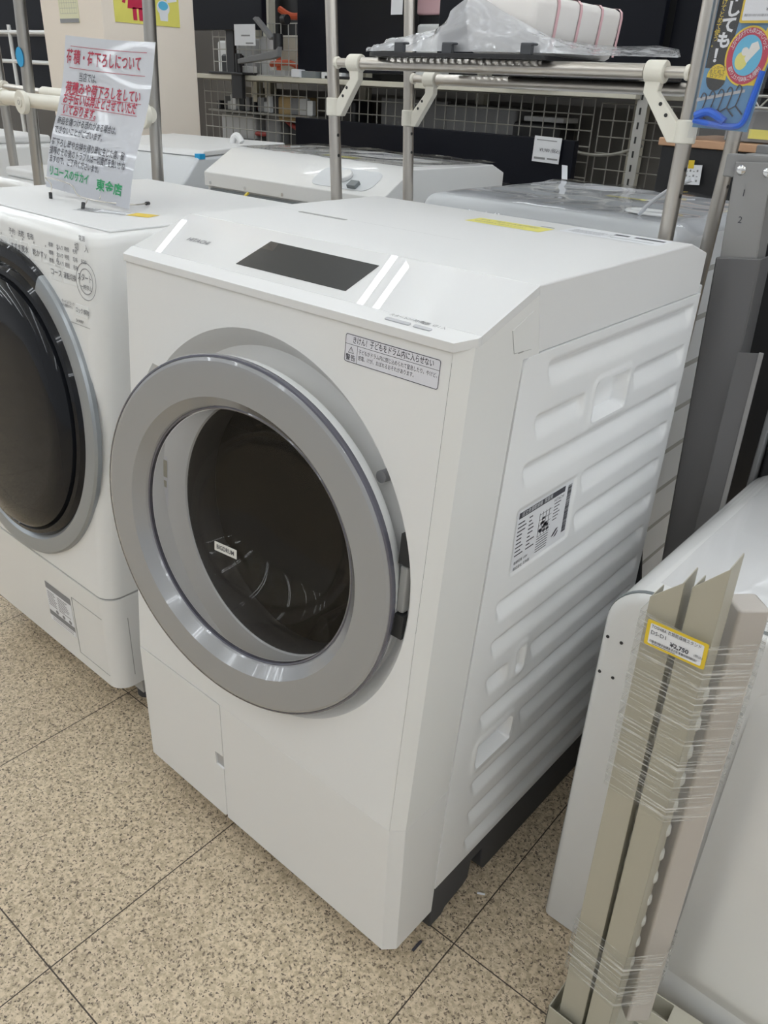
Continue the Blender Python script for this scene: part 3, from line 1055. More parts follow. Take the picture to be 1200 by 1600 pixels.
# ================================================================== placard on wire easel
pc = thing('placard', 'white laminated notice card with red and black writing on a wire stand', 'sign', (-0.45, 0.28, 0.986))
PMx = frame((-0.597, 0.270, 0.986), (1, 0.0, -0.035), (0, 0.080, 0.262)) @ Matrix.Scale(1.05, 4)
# sheet bowed slightly
bm = bmesh.new()
N = 14
top, bot = [], []
pw, ph = 0.284, 0.272


def bow(x, y): return -0.006 * math.sin(PI * x / pw) + 0.004 * math.sin(2.2 * PI * y / ph)


gv = [[bm.verts.new(PMx @ Vector((pw * i / N, ph * j / N, bow(pw * i / N, ph * j / N)))) for i in range(N + 1)] for j in range(N + 1)]
for j in range(N):
    for i in range(N):
        bm.faces.new((gv[j][i], gv[j][i + 1], gv[j + 1][i + 1], gv[j + 1][i]))
geom = bmesh.ops.solidify(bm, geom=bm.faces[:], thickness=0.0012)
sheet = finish('card', bm, M['lam'], pc, ang=60)


def bent_text(items, m, name):
    bm = bmesh.new()
    for body, size, x, y, kw in items:
        o = text('tmp', body, size, m, Matrix.Translation((x, y, 0)), None, **kw)
        b2 = bmesh.new(); b2.from_mesh(o.data)
        for v in b2.verts:
            v.co.z = bow(v.co.x, v.co.y) + 0.0012
            v.co = PMx @ v.co
        me = bpy.data.meshes.new('t'); b2.to_mesh(me); b2.free()
        bm.from_mesh(me)
        bpy.data.objects.remove(o)
    me = bpy.data.meshes.new(name); bm.to_mesh(me); bm.free()
    me.materials.append(m)
    o = bpy.data.objects.new(name, me)
    return link(o, sheet)


def bt(rows, m, name):
    bent_text([(t, sz, pw * x0, y, dict(bold=bd_, fit=pw * (x1 - x0))) for t, sz, x0, x1, y, bd_ in rows], m, name)


bt([('荷積・荷下ろしについて', 0.0255, 0.03, 0.86, 0.236, 0.0004), ('荷積みや荷下ろしをしてい', 0.0215, 0.05, 0.90, 0.184, 0.0005), ('お手伝いは禁止とさせていただ', 0.0215, 0.04, 0.88, 0.1645, 0.0005), ('いております。', 0.0205, 0.06, 0.44, 0.1445, 0.0005)], M['ink_red'], 'red_lettering')
bt([('当店では、', 0.0165, 0.18, 0.38, 0.2045, 0.0001), ('商品を傷つける恐れがある場合は、', 0.0150, 0.03, 0.71, 0.1235, 0.0002), ('できないことがございます。', 0.0145, 0.02, 0.57, 0.1070, 0.0002),
    ('荷下ろし時やお持ち帰り時に生じた傷、破', 0.0158, 0.02, 0.87, 0.0835, 0.0002), ('損等のその後のトラブルは一切責任を負いかね', 0.0158, 0.01, 0.90, 0.0675, 0.0002), ('ますので、ご了承くださいませ。', 0.0148, 0.02, 0.60, 0.0525, 0.0002)], M['ink'], 'black_lettering')
bt([('リユースのサカイ', 0.0195, 0.03, 0.49, 0.0305, 0.0004), ('東金店', 0.0215, 0.585, 0.90, 0.0265, 0.0005)], M['ink_green'], 'green_lettering')
bm = bmesh.new()
for x0, x1, y in ((0.02, 0.262, 0.2545), (0.02, 0.262, 0.2185), (0.02, 0.262, 0.1735), (0.010, 0.256, 0.1535), (0.016, 0.126, 0.1345)):
    for k in range(20):
        a, b = x0 + (x1 - x0) * k / 20, x0 + (x1 - x0) * (k + 1) / 20
        bm.faces.new([bm.verts.new(PMx @ Vector((p, q, bow(p, q) + 0.0014))) for p, q in ((a, y), (b, y), (b, y + 0.0009), (a, y + 0.0009))])
finish('rule_lines', bm, M['ink_red'], sheet)
ez = thing('wire_easel', 'thin chrome wire easel with black rubber tips under the notice card', 'stand', (-0.46, 0.28, 0.97))
bm = bmesh.new()
path = [(-0.540, 0.247, 0.974), (-0.552, 0.258, 0.995), (-0.572, 0.259, 1.006), (-0.478, 0.257, 1.003), (-0.458, 0.257, 0.988), (-0.440, 0.257, 0.983), (-0.400, 0.245, 0.983), (-0.386, 0.227, 0.973)]
tube(bm, smooth_path(path, 4), 0.0013, 8)
tube(bm, smooth_path([(-0.440, 0.257, 0.983), (-0.37, 0.260, 0.982), (-0.33, 0.30, 0.979), (-0.352, 0.345, 0.976)], 5), 0.0013, 8)
tube(bm, [(-0.535, 0.2745, 0.982), (-0.52, 0.368, 1.15), (-0.40, 0.368, 1.15), (-0.405, 0.2745, 0.982)], 0.0013, 8)
finish('wire_frame', bm, M['steel'], ez)
for p, q in (((-0.541, 0.248, 0.982), (-0.539, 0.246, 0.9705)), ((-0.388, 0.230, 0.981), (-0.384, 0.225, 0.9705)), ((-0.350, 0.341, 0.976), (-0.357, 0.352, 0.975))):
    bm = bmesh.new()
    tube(bm, [p, q], 0.0036, 10)
    finish('rubber_tip', bm, M['black'], ez, 0.001)

# ================================================================== centre laundry rack
rk = thing('laundry_rack', 'stainless pipe laundry rack with cream brackets behind the central washer', 'rack', (0.14, 0.885, 0))


def post(x0, z0, x1, z1, y, name, m, parent, r=0.0127, zt=1.9):
    f = lambda z: x0 + (x1 - x0) * (z - z0) / (z1 - z0)
    bm = bmesh.new()
    tube(bm, [(f(FZ), y, FZ), (f(zt), y, zt)], r, 20)
    return finish(name, bm, m, parent), f


fx = {}
for key, a in (('P1', (-0.238, 0.972, -0.261, 1.347, 0.76)), ('P2', (-0.237, 0.949, -0.262, 1.368, 1.01)), ('P3', (0.529, 0.995, 0.527, 1.33, 0.76)), ('P4', (0.5120, 0.94, 0.5165, 1.147, 1.01))):
    o, f = post(a[0], a[1], a[2], a[3], a[4], 'pole', M['steel'], rk)
    fx[key] = (f, a[4])
    for z in (1.06, 1.10):
        bm = bmesh.new()
        tube(bm, [(f(z) + 0.0126, a[4] - 0.003, z), (f(z) + 0.0131, a[4] - 0.003, z)], 0.0035, 10)
        finish('pole_hole', bm, M['dark_gap'], o)
for y, z, l, r_, nm in ((0.76, 1.236, 'P1', 'P3', 'front'), (1.01, 1.2145, 'P2', 'P4', 'rear')):
    xl, xr = fx[l][0](z), fx[r_][0](z)
    bm = bmesh.new()
    tube(bm, [(xl + 0.012, y, z), (xr - 0.012, y, z)], 0.0085, 16)
    tube(bm, [(xl + 0.085, y, z), (xr - 0.085, y, z)], 0.0115, 16)
    finish('rail', bm, M['steel'], rk)
    for x, s in ((xl, 1), (xr, -1)):
        bm = bmesh.new()
        tube(bm, [(x + s * 0.010, y, z), (x + s * 0.018, y, z)], 0.0115, 16)
        finish('rail_cap', bm, M['cream'], rk, 0.002)
        if nm == 'rear' and s < 0:
            continue
        # bracket : clamp on rail, diagonal arm, clamp on pole
        zp = z - 0.082
        xp = fx[l if s > 0 else r_][0](zp)
        xa = x + s * 0.066
        bm = bmesh.new()
        tube(bm, [(xa - s * 0.016, y, z), (xa + s * 0.016, y, z)], 0.0165, 20)
        tube(bm, [(xp, y, zp - 0.017), (xp, y, zp + 0.017)], 0.0165, 20)
        pts = [(xa - s * 0.014, z - 0.006), (xa - s * 0.010, z - 0.028), (xp + s * 0.012, zp + 0.010), (xp + s * 0.010, zp - 0.017), (xp + s * 0.026, zp - 0.017), (xa + s * 0.014, z - 0.03), (xa + s * 0.014, z - 0.006)]
        prism(bm, [(p[0], y - 0.008, p[1]) for p in pts], (0, 0.016, 0))
        br = finish('bracket', bm, M['cream'], rk, 0.002)
        for t in (0.35, 0.6):
            bm = bmesh.new()
            px, pz = xp + s * 0.018 + (xa - xp - s * 0.018) * t, zp + (z - 0.02 - zp) * t
            tube(bm, [(px, y - 0.0078, pz), (px, y - 0.0086, pz)], 0.003, 10)
            finish('bracket_hole', bm, M['dark_gap'], br)

# black tray on the rails
tr = thing('drying_tray', 'flat black plastic rack lying across the stainless rails', 'tray', (0.1, 0.88, 1.248))
bm = bmesh.new()
o_ = rrect(-0.125, 0.712, 0.27, 1.03, 0.03, 5)
i_ = rrect(-0.105, 0.730, 0.25, 1.01, 0.02, 5)
rr0 = [[(x, y, 1.248 + (0.004 if 0 else 0)) for x, y in o_], [(x, y, 1.255) for x, y in o_], [(x, y, 1.255) for x, y in i_], [(x, y, 1.248) for x, y in i_]]
rr0.append(rr0[0])
loft(bm, rr0, cap=False)
finish('frame', bm, M['black'], tr, 0.001)
bm = bmesh.new()
for k in range(22):
    x = -0.10 + k * 0.0162
    bx(bm, (x, 0.725, 1.249), (x + 0.004, 1.015, 1.2525))
for k in range(5):
    y = 0.79 + k * 0.05
    bx(bm, (-0.11, y, 1.2475), (0.255, y + 0.004, 1.2492))
finish('slat', bm, M['black'], tr)['kind'] = 'stuff'
for x in (-0.035, 0.078, 0.245):
    bm = bmesh.new()
    bx(bm, (x - 0.012, 0.712, 1.254), (x + 0.010, 0.722, 1.270))
    bx(bm, (x - 0.012, 0.712, 1.268), (x + 0.014, 0.728, 1.272))
    finish('clip', bm, M['base'], tr, 0.002)
# second dark plate below, between the rails
bm = bmesh.new()
prism(bm, [(x, y, 1.2275) for x, y in rrect(0.02, 0.83, 0.40, 1.03, 0.03, 4)], (0, 0, 0.006))
tag(finish('baking_tray', bm, M['black'], None, 0.001), 'thin black plate lying on the rear rail under the drying rack', 'tray')

# white plastic box with pink lines
bk = thing('storage_box', 'white plastic box with pink lines on top of the pipe rack', 'box', (0.155, 0.91, 1.258))
bm = bmesh.new()


def bxring(z, e):
    return [(x, y, z) for x, y in rrect(0.082 - e, 0.752 - e, 0.226 + e, 1.074 + e, 0.016, 6)]


loft(bm, [bxring(1.258, -0.012), bxring(1.264, -0.005), bxring(1.30, 0.0), bxring(1.332, 0.003), bxring(1.342, 0.001), bxring(1.347, -0.006), bxring(1.348, -0.02)])
body = finish('body', bm, M['basket'], bk, ang=50)
for y in (0.828, 0.907, 0.988, 1.066):
    bm = bmesh.new()
    pr_ = [(0.2268 - 0.004, 1.266), (0.2268, 1.30), (0.2298, 1.332), (0.2280, 1.3425), (0.2215, 1.3482), (0.206, 1.3488), (0.13, 1.3488)]
    loft(bm, [[(x + 0.0008, y - 0.0045, z) for x, z in pr_], [(x + 0.0008, y + 0.0045, z) for x, z in pr_]], cap=False, closed=False)
    finish('pink_line', bm, M['pink'], bk)

# crumpled milky plastic bag lying round the front and right side of the box
prof_b = [(0.0, -0.190, 0.80, 1.262, -0.19, 0.79), (0.08, -0.105, 0.80, 1.284, -0.15, 0.76), (0.17, -0.045, 0.80, 1.293, -0.08, 0.745), (0.26, 0.012, 0.80, 1.302, -0.02, 0.738), (0.32, 0.060, 0.745, 1.325, 0.04, 0.732),
          (0.37, 0.105, 0.7465, 1.350, 0.10, 0.730), (0.44, 0.165, 0.7465, 1.322, 0.16, 0.728), (0.52, 0.232, 0.745, 1.296, 0.26, 0.73), (0.60, 0.242, 0.80, 1.284, 0.29, 0.745), (0.70, 0.243, 0.93, 1.281, 0.33, 0.79),
          (0.78, 0.262, 1.04, 1.284, 0.37, 0.80), (0.86, 0.335, 1.02, 1.285, 0.40, 0.80), (0.93, 0.40, 0.97, 1.277, 0.44, 0.81), (1.0, 0.462, 0.84, 1.259, 0.465, 0.82)]
bm = bmesh.new()
NXb, NYb = 84, 16


def ipn(t, u):
    for p, q in zip(t, t[1:]):
        if p[0] <= u <= q[0]:
            k = (u - p[0]) / (q[0] - p[0])
            return [p[i] + (q[i] - p[i]) * k for i in range(len(p))]
    return list(t[-1])


gv = []
for i in range(NXb + 1):
    u = i / NXb
    _, tx, ty, tz, ox, oy = ipn(prof_b, u)
    row = []
    for j in range(NYb + 1):
        v = j / NYb
        x = ox + (tx - ox) * v
        y = oy + (ty - oy) * v
        z = 1.258 + (tz - 1.258) * (v ** 0.8)
        q = Vector((u * 26, v * 5, 2.0))
        n1 = mno.noise(q) * 0.007 + abs(mno.noise(q * 2.3)) * 0.006
        e = math.sin(PI * min(1, v * 1.02))
        d = Vector((ox - tx, oy - ty, 0.02))
        d = d.normalized() if d.length > 1e-5 else Vector((0, -1, 0))
        row.append(bm.verts.new(Vector((x, y, z)) + d * (n1 * e) + Vector((0, 0, max(0, n1) * 0.35 * (0.2 + e)))))
    gv.append(row)
for i in range(NXb):
    for j in range(NYb):
        bm.faces.new((gv[i][j], gv[i + 1][j], gv[i + 1][j + 1], gv[i][j + 1]))
tag(finish('plastic_bag', bm, M['bag'], None, ang=180), 'crumpled milky plastic bag spread round the pink-lined box', 'bag')

# hanging blister pack of hangers on the right front pole
pk = thing('hanger_package', 'blue and black packet of plastic hangers hanging on the right rack pole', 'package', (0.60, 0.735, 1.25))
KM = frame((0.545, 0.742, 1.15), (1, 0.02, 0), (0.0, 0, 1))
bm = bmesh.new()
prism(bm, [KM @ Vector((x, y, 0)) for x, y in ((0.0, 0.012), (0.083, 0.010), (0.100, 0.205), (0.004, 0.30))], KM.to_3x3() @ Vector((0, 0, 0.004)))
cardo = finish('backing_card', bm, M['pblue'], pk)
z_ = 0.0043
def kp(name, pts, m, z=z_):
    bm = bmesh.new()
    poly_flat(bm, KM, pts, z)
    return finish(name, bm, m, cardo)
kp('black_band', ((0.002, 0.092), (0.032, 0.092), (0.046, 0.24), (0.004, 0.295)), M['black'])
# letters running down the black band
join_text('band_lettering', [(c, 0.0215, KM @ Matrix.Translation((0.0195 + 0.0022 * (4 - k), 0.185 - k * 0.0195, 0.0048)), dict(bold=0.0009, align='CENTER')) for k, c in enumerate('干しても！')], M['paper'], cardo)
join_text('band_small_lettering', [(c, 0.0085, KM @ Matrix.Translation((0.0085 + 0.0008 * (10 - k) * 0.6, 0.198 - k * 0.0076, 0.0048)), dict(align='CENTER')) for k, c in enumerate('ひっかけてとめて使う。')], M['byellow'], cardo)
kp('round_badge', circ_pts(0.0215, 0.0800, 0.0145, 0.0175, 28), M['byellow'], 0.0049)
kp('round_badge_base', circ_pts(0.0215, 0.0800, 0.0145, 0.0175, 16, PI, 2 * PI) , M['black'], 0.0052)
join_text('round_badge_lettering', [('ハンガーを', 0.0052, KM @ Matrix.Translation((0.0215, 0.0925, 0.0053)), dict(align='CENTER')), ('まとめて', 0.0062, KM @ Matrix.Translation((0.0215, 0.0873, 0.0053)), dict(align='CENTER')), ('ロック!', 0.0064, KM @ Matrix.Translation((0.0215, 0.0822, 0.0053)), dict(align='CENTER'))], M['ink'], cardo)
kp('badge_corner', ((0.058, 0.071), (0.0875, 0.071), (0.0945, 0.145), (0.080, 0.145)), M['byellow'], 0.0048)
kp('badge_yellow_ring', circ_pts(0.060, 0.108, 0.0315, 0.0385, 40), M['byellow'], 0.0050)
kp('badge_red_ring', circ_pts(0.060, 0.108, 0.0290, 0.0360, 40), M['crimson'], 0.0053)
kp('badge_sky', circ_pts(0.060, 0.109, 0.0205, 0.0260, 40), M['skyblue'], 0.0056)
kp('badge_sun', circ_pts(0.053, 0.102, 0.009, 0.0115, 24), M['yellow'], 0.0058)
kp('badge_glove', ((0.057, 0.105), (0.063, 0.124), (0.071, 0.127), (0.076, 0.118), (0.068, 0.108), (0.061, 0.099)), M['pskin'], 0.0060)
kp('badge_glove_thumb', circ_pts(0.056, 0.114, 0.005, 0.0055, 16), M['pskin'], 0.0061)
arc = []
def arc_text(body, rx, ry, a0, a1, size, flip):
    n = len(body)
    for k, c in enumerate(body):
        a = a0 + (a1 - a0) * k / (n - 1)
        rot = a - PI / 2 if not flip else a + PI / 2
        arc.append((c, size, KM @ Matrix.Translation((0.060 + rx * math.cos(a), 0.109 + ry * math.sin(a), 0.0056)) @ Matrix.Rotation(rot, 4, 'Z'), dict(align='CENTER')))
arc_text('上からかけてもまとめてパッと', 0.0248, 0.031, math.radians(160), math.radians(20), 0.0068, False)
arc_text('取り上げる時にも便利', 0.0248, 0.031, math.radians(215), math.radians(325), 0.0068, True)
join_text('badge_lettering', arc, M['paper'], cardo)
# picture of hangers: rod and hooks
bm = bmesh.new()
poly_flat(bm, KM, ((-0.001, 0.047), (0.068, 0.062), (0.068, 0.066), (-0.001, 0.052)), 0.0050)
finish('pictured_rod', bm, M['lightgrey'], cardo)
bm = bmesh.new()
for k in range(5):
    x0 = 0.008 + k * 0.0125
    y0 = 0.050 + k * 0.003
    P = [KM @ Vector((x0 - 0.003, y0 + 0.002, 0.0056)), KM @ Vector((x0, y0 + 0.009, 0.0056)), KM @ Vector((x0 + 0.005, y0 + 0.004, 0.0056)), KM @ Vector((x0 + 0.003, y0 - 0.010, 0.0056)), KM @ Vector((x0 + 0.001, y0 - 0.018, 0.0056))]
    tube(bm, smooth_path(P, 4), 0.0009, 6)
    tube(bm, [KM @ Vector((x0 - 0.008, y0 - 0.024, 0.0056)), KM @ Vector((x0 + 0.001, y0 - 0.018, 0.0056)), KM @ Vector((x0 + 0.013, y0 - 0.029, 0.0056))], 0.0011, 6)
finish('pictured_hanger', bm, M['ink'], cardo)
# blue plastic hangers behind clear bag at the bottom
bm = bmesh.new()
tube(bm, smooth_path([KM @ Vector(p) for p in ((0.003, 0.022, 0.010), (0.03, 0.018, 0.012), (0.06, 0.016, 0.011), (0.076, 0.022, 0.010), (0.082, 0.05, 0.010), (0.088, 0.09, 0.010))], 5), 0.0045, 8)
tube(bm, smooth_path([KM @ Vector(p) for p in ((0.004, 0.028, 0.011), (0.025, 0.034, 0.013), (0.05, 0.022, 0.012))], 5), 0.006, 8)
finish('blue_hanger', bm, M['pblue2'], pk)
bm = bmesh.new()
gvv = []
for j in range(13):
    row = []
    for i in range(9):
        x = -0.004 + 0.094 * i / 8 + 0.016 * j / 12
        y = -0.003 + 0.21 * j / 12
        row.append(bm.verts.new(KM @ Vector((x, y, 0.008 + 0.010 * math.sin(PI * i / 8) + 0.003 * mno.noise(Vector((x * 60, y * 60, 0)))))))
    gvv.append(row)
for j in range(12):
    for i in range(8):
        bm.faces.new((gvv[j][i], gvv[j][i + 1], gvv[j + 1][i + 1], gvv[j + 1][i]))
finish('clear_bag', bm, M['clear'], pk, ang=180)
# price tag on the packet
PT = KM @ Matrix.Translation((0.0395, 0.149, 0.009))
bm = bmesh.new()
prism(bm, [PT @ Vector((p[0], p[1], 0)) for p in rrect(0, 0, 0.062, 0.044, 0.003, 3)], KM.to_3x3() @ Vector((0, 0, 0.0008)))
pt = finish('price_tag', bm, M['yellow_lab'], pk)
bm = bmesh.new()
poly_flat(bm, PT, rrect(0.003, 0.003, 0.06, 0.041, 0.002, 3), 0.0011)
finish('tag_paper', bm, M['paper'], pt)
bm = bmesh.new()
bars(bm, PT, 0.006, 0.008, 0.056, 0.011, 36, 0.0014)
finish('tag_barcode', bm, M['ink_grey'], pt)
join_text('tag_lettering', [('雑貨  一般', 0.0052, PT @ Matrix.Translation((0.006, 0.034, 0.0011)), {}), ('¥ 55 (税込)', 0.0062, PT @ Matrix.Translation((0.034, 0.0165, 0.0011)), {})], M['ink'], pt)

# ================================================================== left laundry rack
lr = thing('laundry_rack', 'worn steel pipe rack with cream clamp bar behind the left-edge washer', 'rack', (-1.3, 0.8, 0))
for a in ((-1.459, 0.88, -1.416, 1.365, 0.70, 0.0165), (-0.829, 0.927, -0.804, 1.353, 0.70, 0.0150), (-2.116, 0.902, -2.1145, 1.105, 0.95, 0.016)):
    post(a[0], a[1], a[2], a[3], a[4], 'pole', M['steel_dark'], lr, a[5], 1.55)
bm = bmesh.new()
tube(bm, [(-2.3, 0.675, 1.122), (-1.56, 0.675, 1.119)], 0.021, 16)
tube(bm, [(-1.565, 0.675, 1.119), (-0.80, 0.675, 1.110)], 0.0195, 16)
tube(bm, [(-1.60, 0.675, 1.119), (-1.54, 0.675, 1.119)], 0.0235, 16)
finish('cream_bar', bm, M['cream'], lr)
for x, z in ((-1.385, 1.112), (-0.792, 1.110)):
    bm = bmesh.new()
    tube(bm, [(x, 0.655, z), (x, 0.64, z)], 0.031, 24)
    tube(bm, [(x, 0.64, z), (x, 0.637, z)], 0.014, 20)
    kn = finish('clamp_knob', bm, M['cream'], lr, 0.004)
    bm = bmesh.new()
    lathe(bm, [(0.0065, 0), (0.0045, 0)], frame((x, 0.6365, z), (1, 0, 0), (0, 0, 1)), 16)
    finish('knob_ring', bm, M['seam'], kn)
bm = bmesh.new()
tube(bm, [(-2.25, 0.93, 1.140), (-2.05, 0.93, 1.138)], 0.019, 14)
finish('rear_cream_bar', bm, M['cream'], lr)
bm = bmesh.new()
tube(bm, [(-1.78, 0.93, 1.128), (-1.2, 0.93, 1.115)], 0.019, 14)
finish('rear_cream_bar', bm, M['cream'], lr)
bm = bmesh.new()
tube(bm, [(-2.06, 0.93, 1.138), (-1.77, 0.93, 1.128)], 0.011, 14)
finish('rear_rail', bm, M['steel'], lr)
bm = bmesh.new()
bmm = frame((-1.4285, 0.6825, 1.226), (1, 0, 0), (0, 0, 1))
lathe(bm, [(0.023, 0.0), (0.0225, 0.0006), (0.0001, 0.0006)], bmm @ Matrix.Diagonal((0.9, 1.1, 1, 1)), 24)
finish('blue_sticker', bm, M['blue'], lr)

# ================================================================== washers in the row behind
def body_box(name, parent, x0, x1, y0, y1, z0, z1, m, r=0.03, bev=0.012, mtx=None):
    bm = bmesh.new()
    bx(bm, (x0, y0, z0), (x1, y1, z1), mtx)
    return finish(name, bm, m, parent, bev, 4)


# C : glossy wrapped drum washer right behind the centre one
cw = thing('drum_washing_machine', 'white washing machine wrapped in clear film directly behind the central washer', 'washing machine', (0.17, 1.25, 0))
body_box('body', cw, -0.153, 0.474, 0.945, 1.55, FZ + 0.001, 0.985, M['washer_back'], bev=0.035)
bm = bmesh.new()
prism(bm, [(x, 0.9445, z) for x, z in rrect(-0.02, 0.80, 0.20, 0.945, 0.03, 5)], (0, 0.004, 0))
finish('rear_hatch', bm, M['white_sharp'], cw, 0.002)
bm = bmesh.new()
for k in range(8):
    z = 0.88 - k * 0.105
    bx(bm, (0.4735, 0.99, z), (0.4745, 1.5, z + 0.012))
finish('side_groove', bm, M['seam'], cw)
bm = bmesh.new()
flat(bm, Matrix.Translation((0, 0, 0.9852)), -0.03, 1.40, 0.17, 1.53)
cs_ = finish('top_sheet', bm, M['paper'], cw)
bm = bmesh.new()
flat(bm, Matrix.Translation((0, 0, 0.9852)), 0.14, 1.30, 0.24, 1.32)
finish('yellow_sticker', bm, M['yellow'], cw)
bm = bmesh.new()
NXc, NYc = 36, 30
gg = [[bm.verts.new((-0.158 + 0.652 * i / NXc, 0.938 + 0.62 * j / NYc, 0.988 - (0.03 * (1 - sstep(0, 0.09, j / NYc))) - 0.02 * (sstep(0.93, 1, i / NXc) + 1 - sstep(0, 0.07, i / NXc)) + 0.004 * mno.noise(Vector((i * 0.25, j * 0.25, 1))))) for i in range(NXc + 1)] for j in range(NYc + 1)]
for j in range(NYc):
    for i in range(NXc):
        bm.faces.new((gg[j][i], gg[j][i + 1], gg[j + 1][i + 1], gg[j + 1][i]))
finish('clear_film', bm, M['clear'], cw, ang=180)
bm = bmesh.new()
lathe(bm, [(0.055, 0.0), (0.05, 0.004), (0.04, 0.004), (0.036, 0.0)], Matrix.Translation((0.35, 1.09, 0.9875)) @ Matrix.Diagonal((1, 0.7, 1, 1)), 32)
finish('top_ring', bm, M['shell'], cw)
# white tape tabs
bm = bmesh.new()
prism(bm, [(-0.105, 1.515, 0.99), (-0.085, 1.51, 0.99), (-0.09, 1.51, 1.025), (-0.11, 1.515, 1.025)], (0, 0.001, 0))
finish('tape_tab', bm, M['paper'], cw)
bm = bmesh.new()
prism(bm, [(0.03, 0.9385, 0.955), (0.045, 0.9385, 0.965), (0.055, 0.9385, 0.935), (0.04, 0.9385, 0.93)], (0, 0.001, 0))
finish('tape_tab', bm, M['paper'], cw)

bm = bmesh.new()
tube(bm, smooth_path([(0.36, 1.02, 0.992), (0.40, 0.97, 1.02), (0.455, 0.93, 1.055), (0.50, 0.90, 1.075)], 5), 0.004, 8)
finish('white_strap', bm, M['paper'], cw)

# B : washer with a slanted back panel
bw = thing('washing_machine', 'white washing machine with a slanted rear panel and small inlet recess', 'washing machine', (-0.69, 1.3, 0))
bm = bmesh.new()
Bx0, Bx1 = -1.05, -0.325
pr = [(1.03, FZ + 0.001), (1.03, 0.905), (1.018, 0.905), (1.018, 0.945), (1.13, 1.008), (1.50, 1.008), (1.56, 0.985), (1.56, FZ + 0.001)]
prism(bm, [(Bx0, y, z) for y, z in pr], (Bx1 - Bx0, 0, 0))
finish('body', bm, M['white_sharp'], bw, 0.003, 2)
bm = bmesh.new()
gB = [[bm.verts.new((Bx0 + 0.01 + (Bx1 - Bx0 - 0.02) * i / 24, 1.135 + 0.40 * j / 16, 1.0105 + 0.003 * mno.noise(Vector((i * 0.4, j * 0.4, 5))) + 0.003)) for i in range(25)] for j in range(17)]
for j in range(16):
    for i in range(24):
        bm.faces.new((gB[j][i], gB[j][i + 1], gB[j + 1][i + 1], gB[j + 1][i]))
finish('top_film', bm, M['clear'], bw, ang=180)
BMx = frame((Bx0, 1.018, 0.945), (1, 0, 0), (0, 0.112, 0.063))
bm = bmesh.new()
prism(bm, [BMx @ Vector((p[0], p[1], 0.0003)) for p in rrect(0.44, 0.015, 0.66, 0.10, 0.03, 5)], BMx.to_3x3() @ Vector((0, 0, 0.0012)))
finish('inlet_shade_patch', bm, M['washer_back'], bw, 0.0006)  # flat patch; its darker colour stands in for shading inside the recess
bm = bmesh.new()
bx(bm, (0.585, 0.018, 0.001), (0.615, 0.042, 0.012), BMx)
finish('inlet_valve', bm, M['gap_grey'], bw, 0.002)
bm = bmesh.new()
tube(bm, [BMx @ Vector((0.545, 0.060, 0.001)), BMx @ Vector((0.545, 0.060, 0.014))], 0.022, 20)
finish('inlet_cap', bm, M['white_sharp'], bw, 0.004)
box('back_plate', (Bx0 + 0.02, 1.024, 0.60), (Bx1 - 0.02, 1.031, 0.90), M['gap_grey'], bw)
bm = bmesh.new()
flat(bm, Matrix.Translation((0, 0, 1.0085)), -0.75, 1.22, -0.62, 1.26)
finish('yellow_sticker', bm, M['yellow'], bw)
bm = bmesh.new()
tube(bm, smooth_path([(-0.84, 1.012, 0.905), (-0.835, 0.995, 0.895), (-0.81, 0.985, 0.875), (-0.79, 0.985, 0.85)], 4), 0.004, 8)
finish('earth_wire', bm, M['copper'], bw)
for x in (-1.02, -0.86, -0.70, -0.5):
    bm = bmesh.new()
    tube(bm, [(x, 1.0185, 0.915), (x, 1.0165, 0.915)], 0.005, 10)
    finish('screw', bm, M['screw'], bw)
bm = bmesh.new()
for p in (((-0.80, 1.40), (-0.70, 1.36), (-0.60, 1.44), (-0.72, 1.47)), ((-0.72, 1.30), (-0.56, 1.30), (-0.50, 1.40), (-0.68, 1.41))):
    prism(bm, [(x, y, 1.0095) for x, y in p], (0, 0, 0.002))
pp = finish('paper_sheet', bm, M['paper'], None)
tag(pp, 'loose white papers lying on the washer with the slanted rear panel', 'paper')

# A : washer further left behind
aw = thing('drum_washing_machine', 'white drum washer beside the beige pillar with blue tape on its corner', 'washing machine', (-1.95, 1.9, 0))
AM = Matrix.Translation((-1.50, 1.30, 0)) @ Matrix.Rotation(math.radians(12), 4, 'Z')
bm = bmesh.new()
prA = [(-0.10, FZ + 0.001), (-0.17, 0.35), (-0.14, 0.65), (-0.06, 0.84), (0.05, 0.935), (0.62, 0.945), (0.62, FZ + 0.001)]
prism(bm, [AM @ Vector((-0.62, y, z)) for y, z in prA], AM.to_3x3() @ Vector((0.62, 0, 0)))
finish('body', bm, M['washer_back'], aw, 0.012, 3)
bm = bmesh.new()
prism(bm, [AM @ Vector((-0.615, y, z)) for y, z in ((0.07, 0.937), (0.09, 0.958), (0.60, 0.968), (0.61, 0.946))], AM.to_3x3() @ Vector((0.61, 0, 0)))
finish('lid', bm, M['white_top'], aw, 0.006)
bm = bmesh.new()
bx(bm, (-0.022, 0.055, 0.93), (0.002, 0.085, 0.9475), AM)
finish('blue_tape', bm, M['blue'], aw)
bm = bmesh.new()
tube(bm, smooth_path([AM @ Vector(p) for p in ((-0.14, 0.42, 0.96), (-0.13, 0.42, 0.985), (-0.11, 0.42, 0.992), (-0.09, 0.42, 0.97))], 4), 0.013, 10)
finish('hose_end', bm, M['white_top'], aw)
bm = bmesh.new()
bx(bm, (0.0, 0.05, 0.62), (0.004, 0.2, 0.66), AM)
finish('side_handle', bm, M['lightgrey'], aw, 0.002)

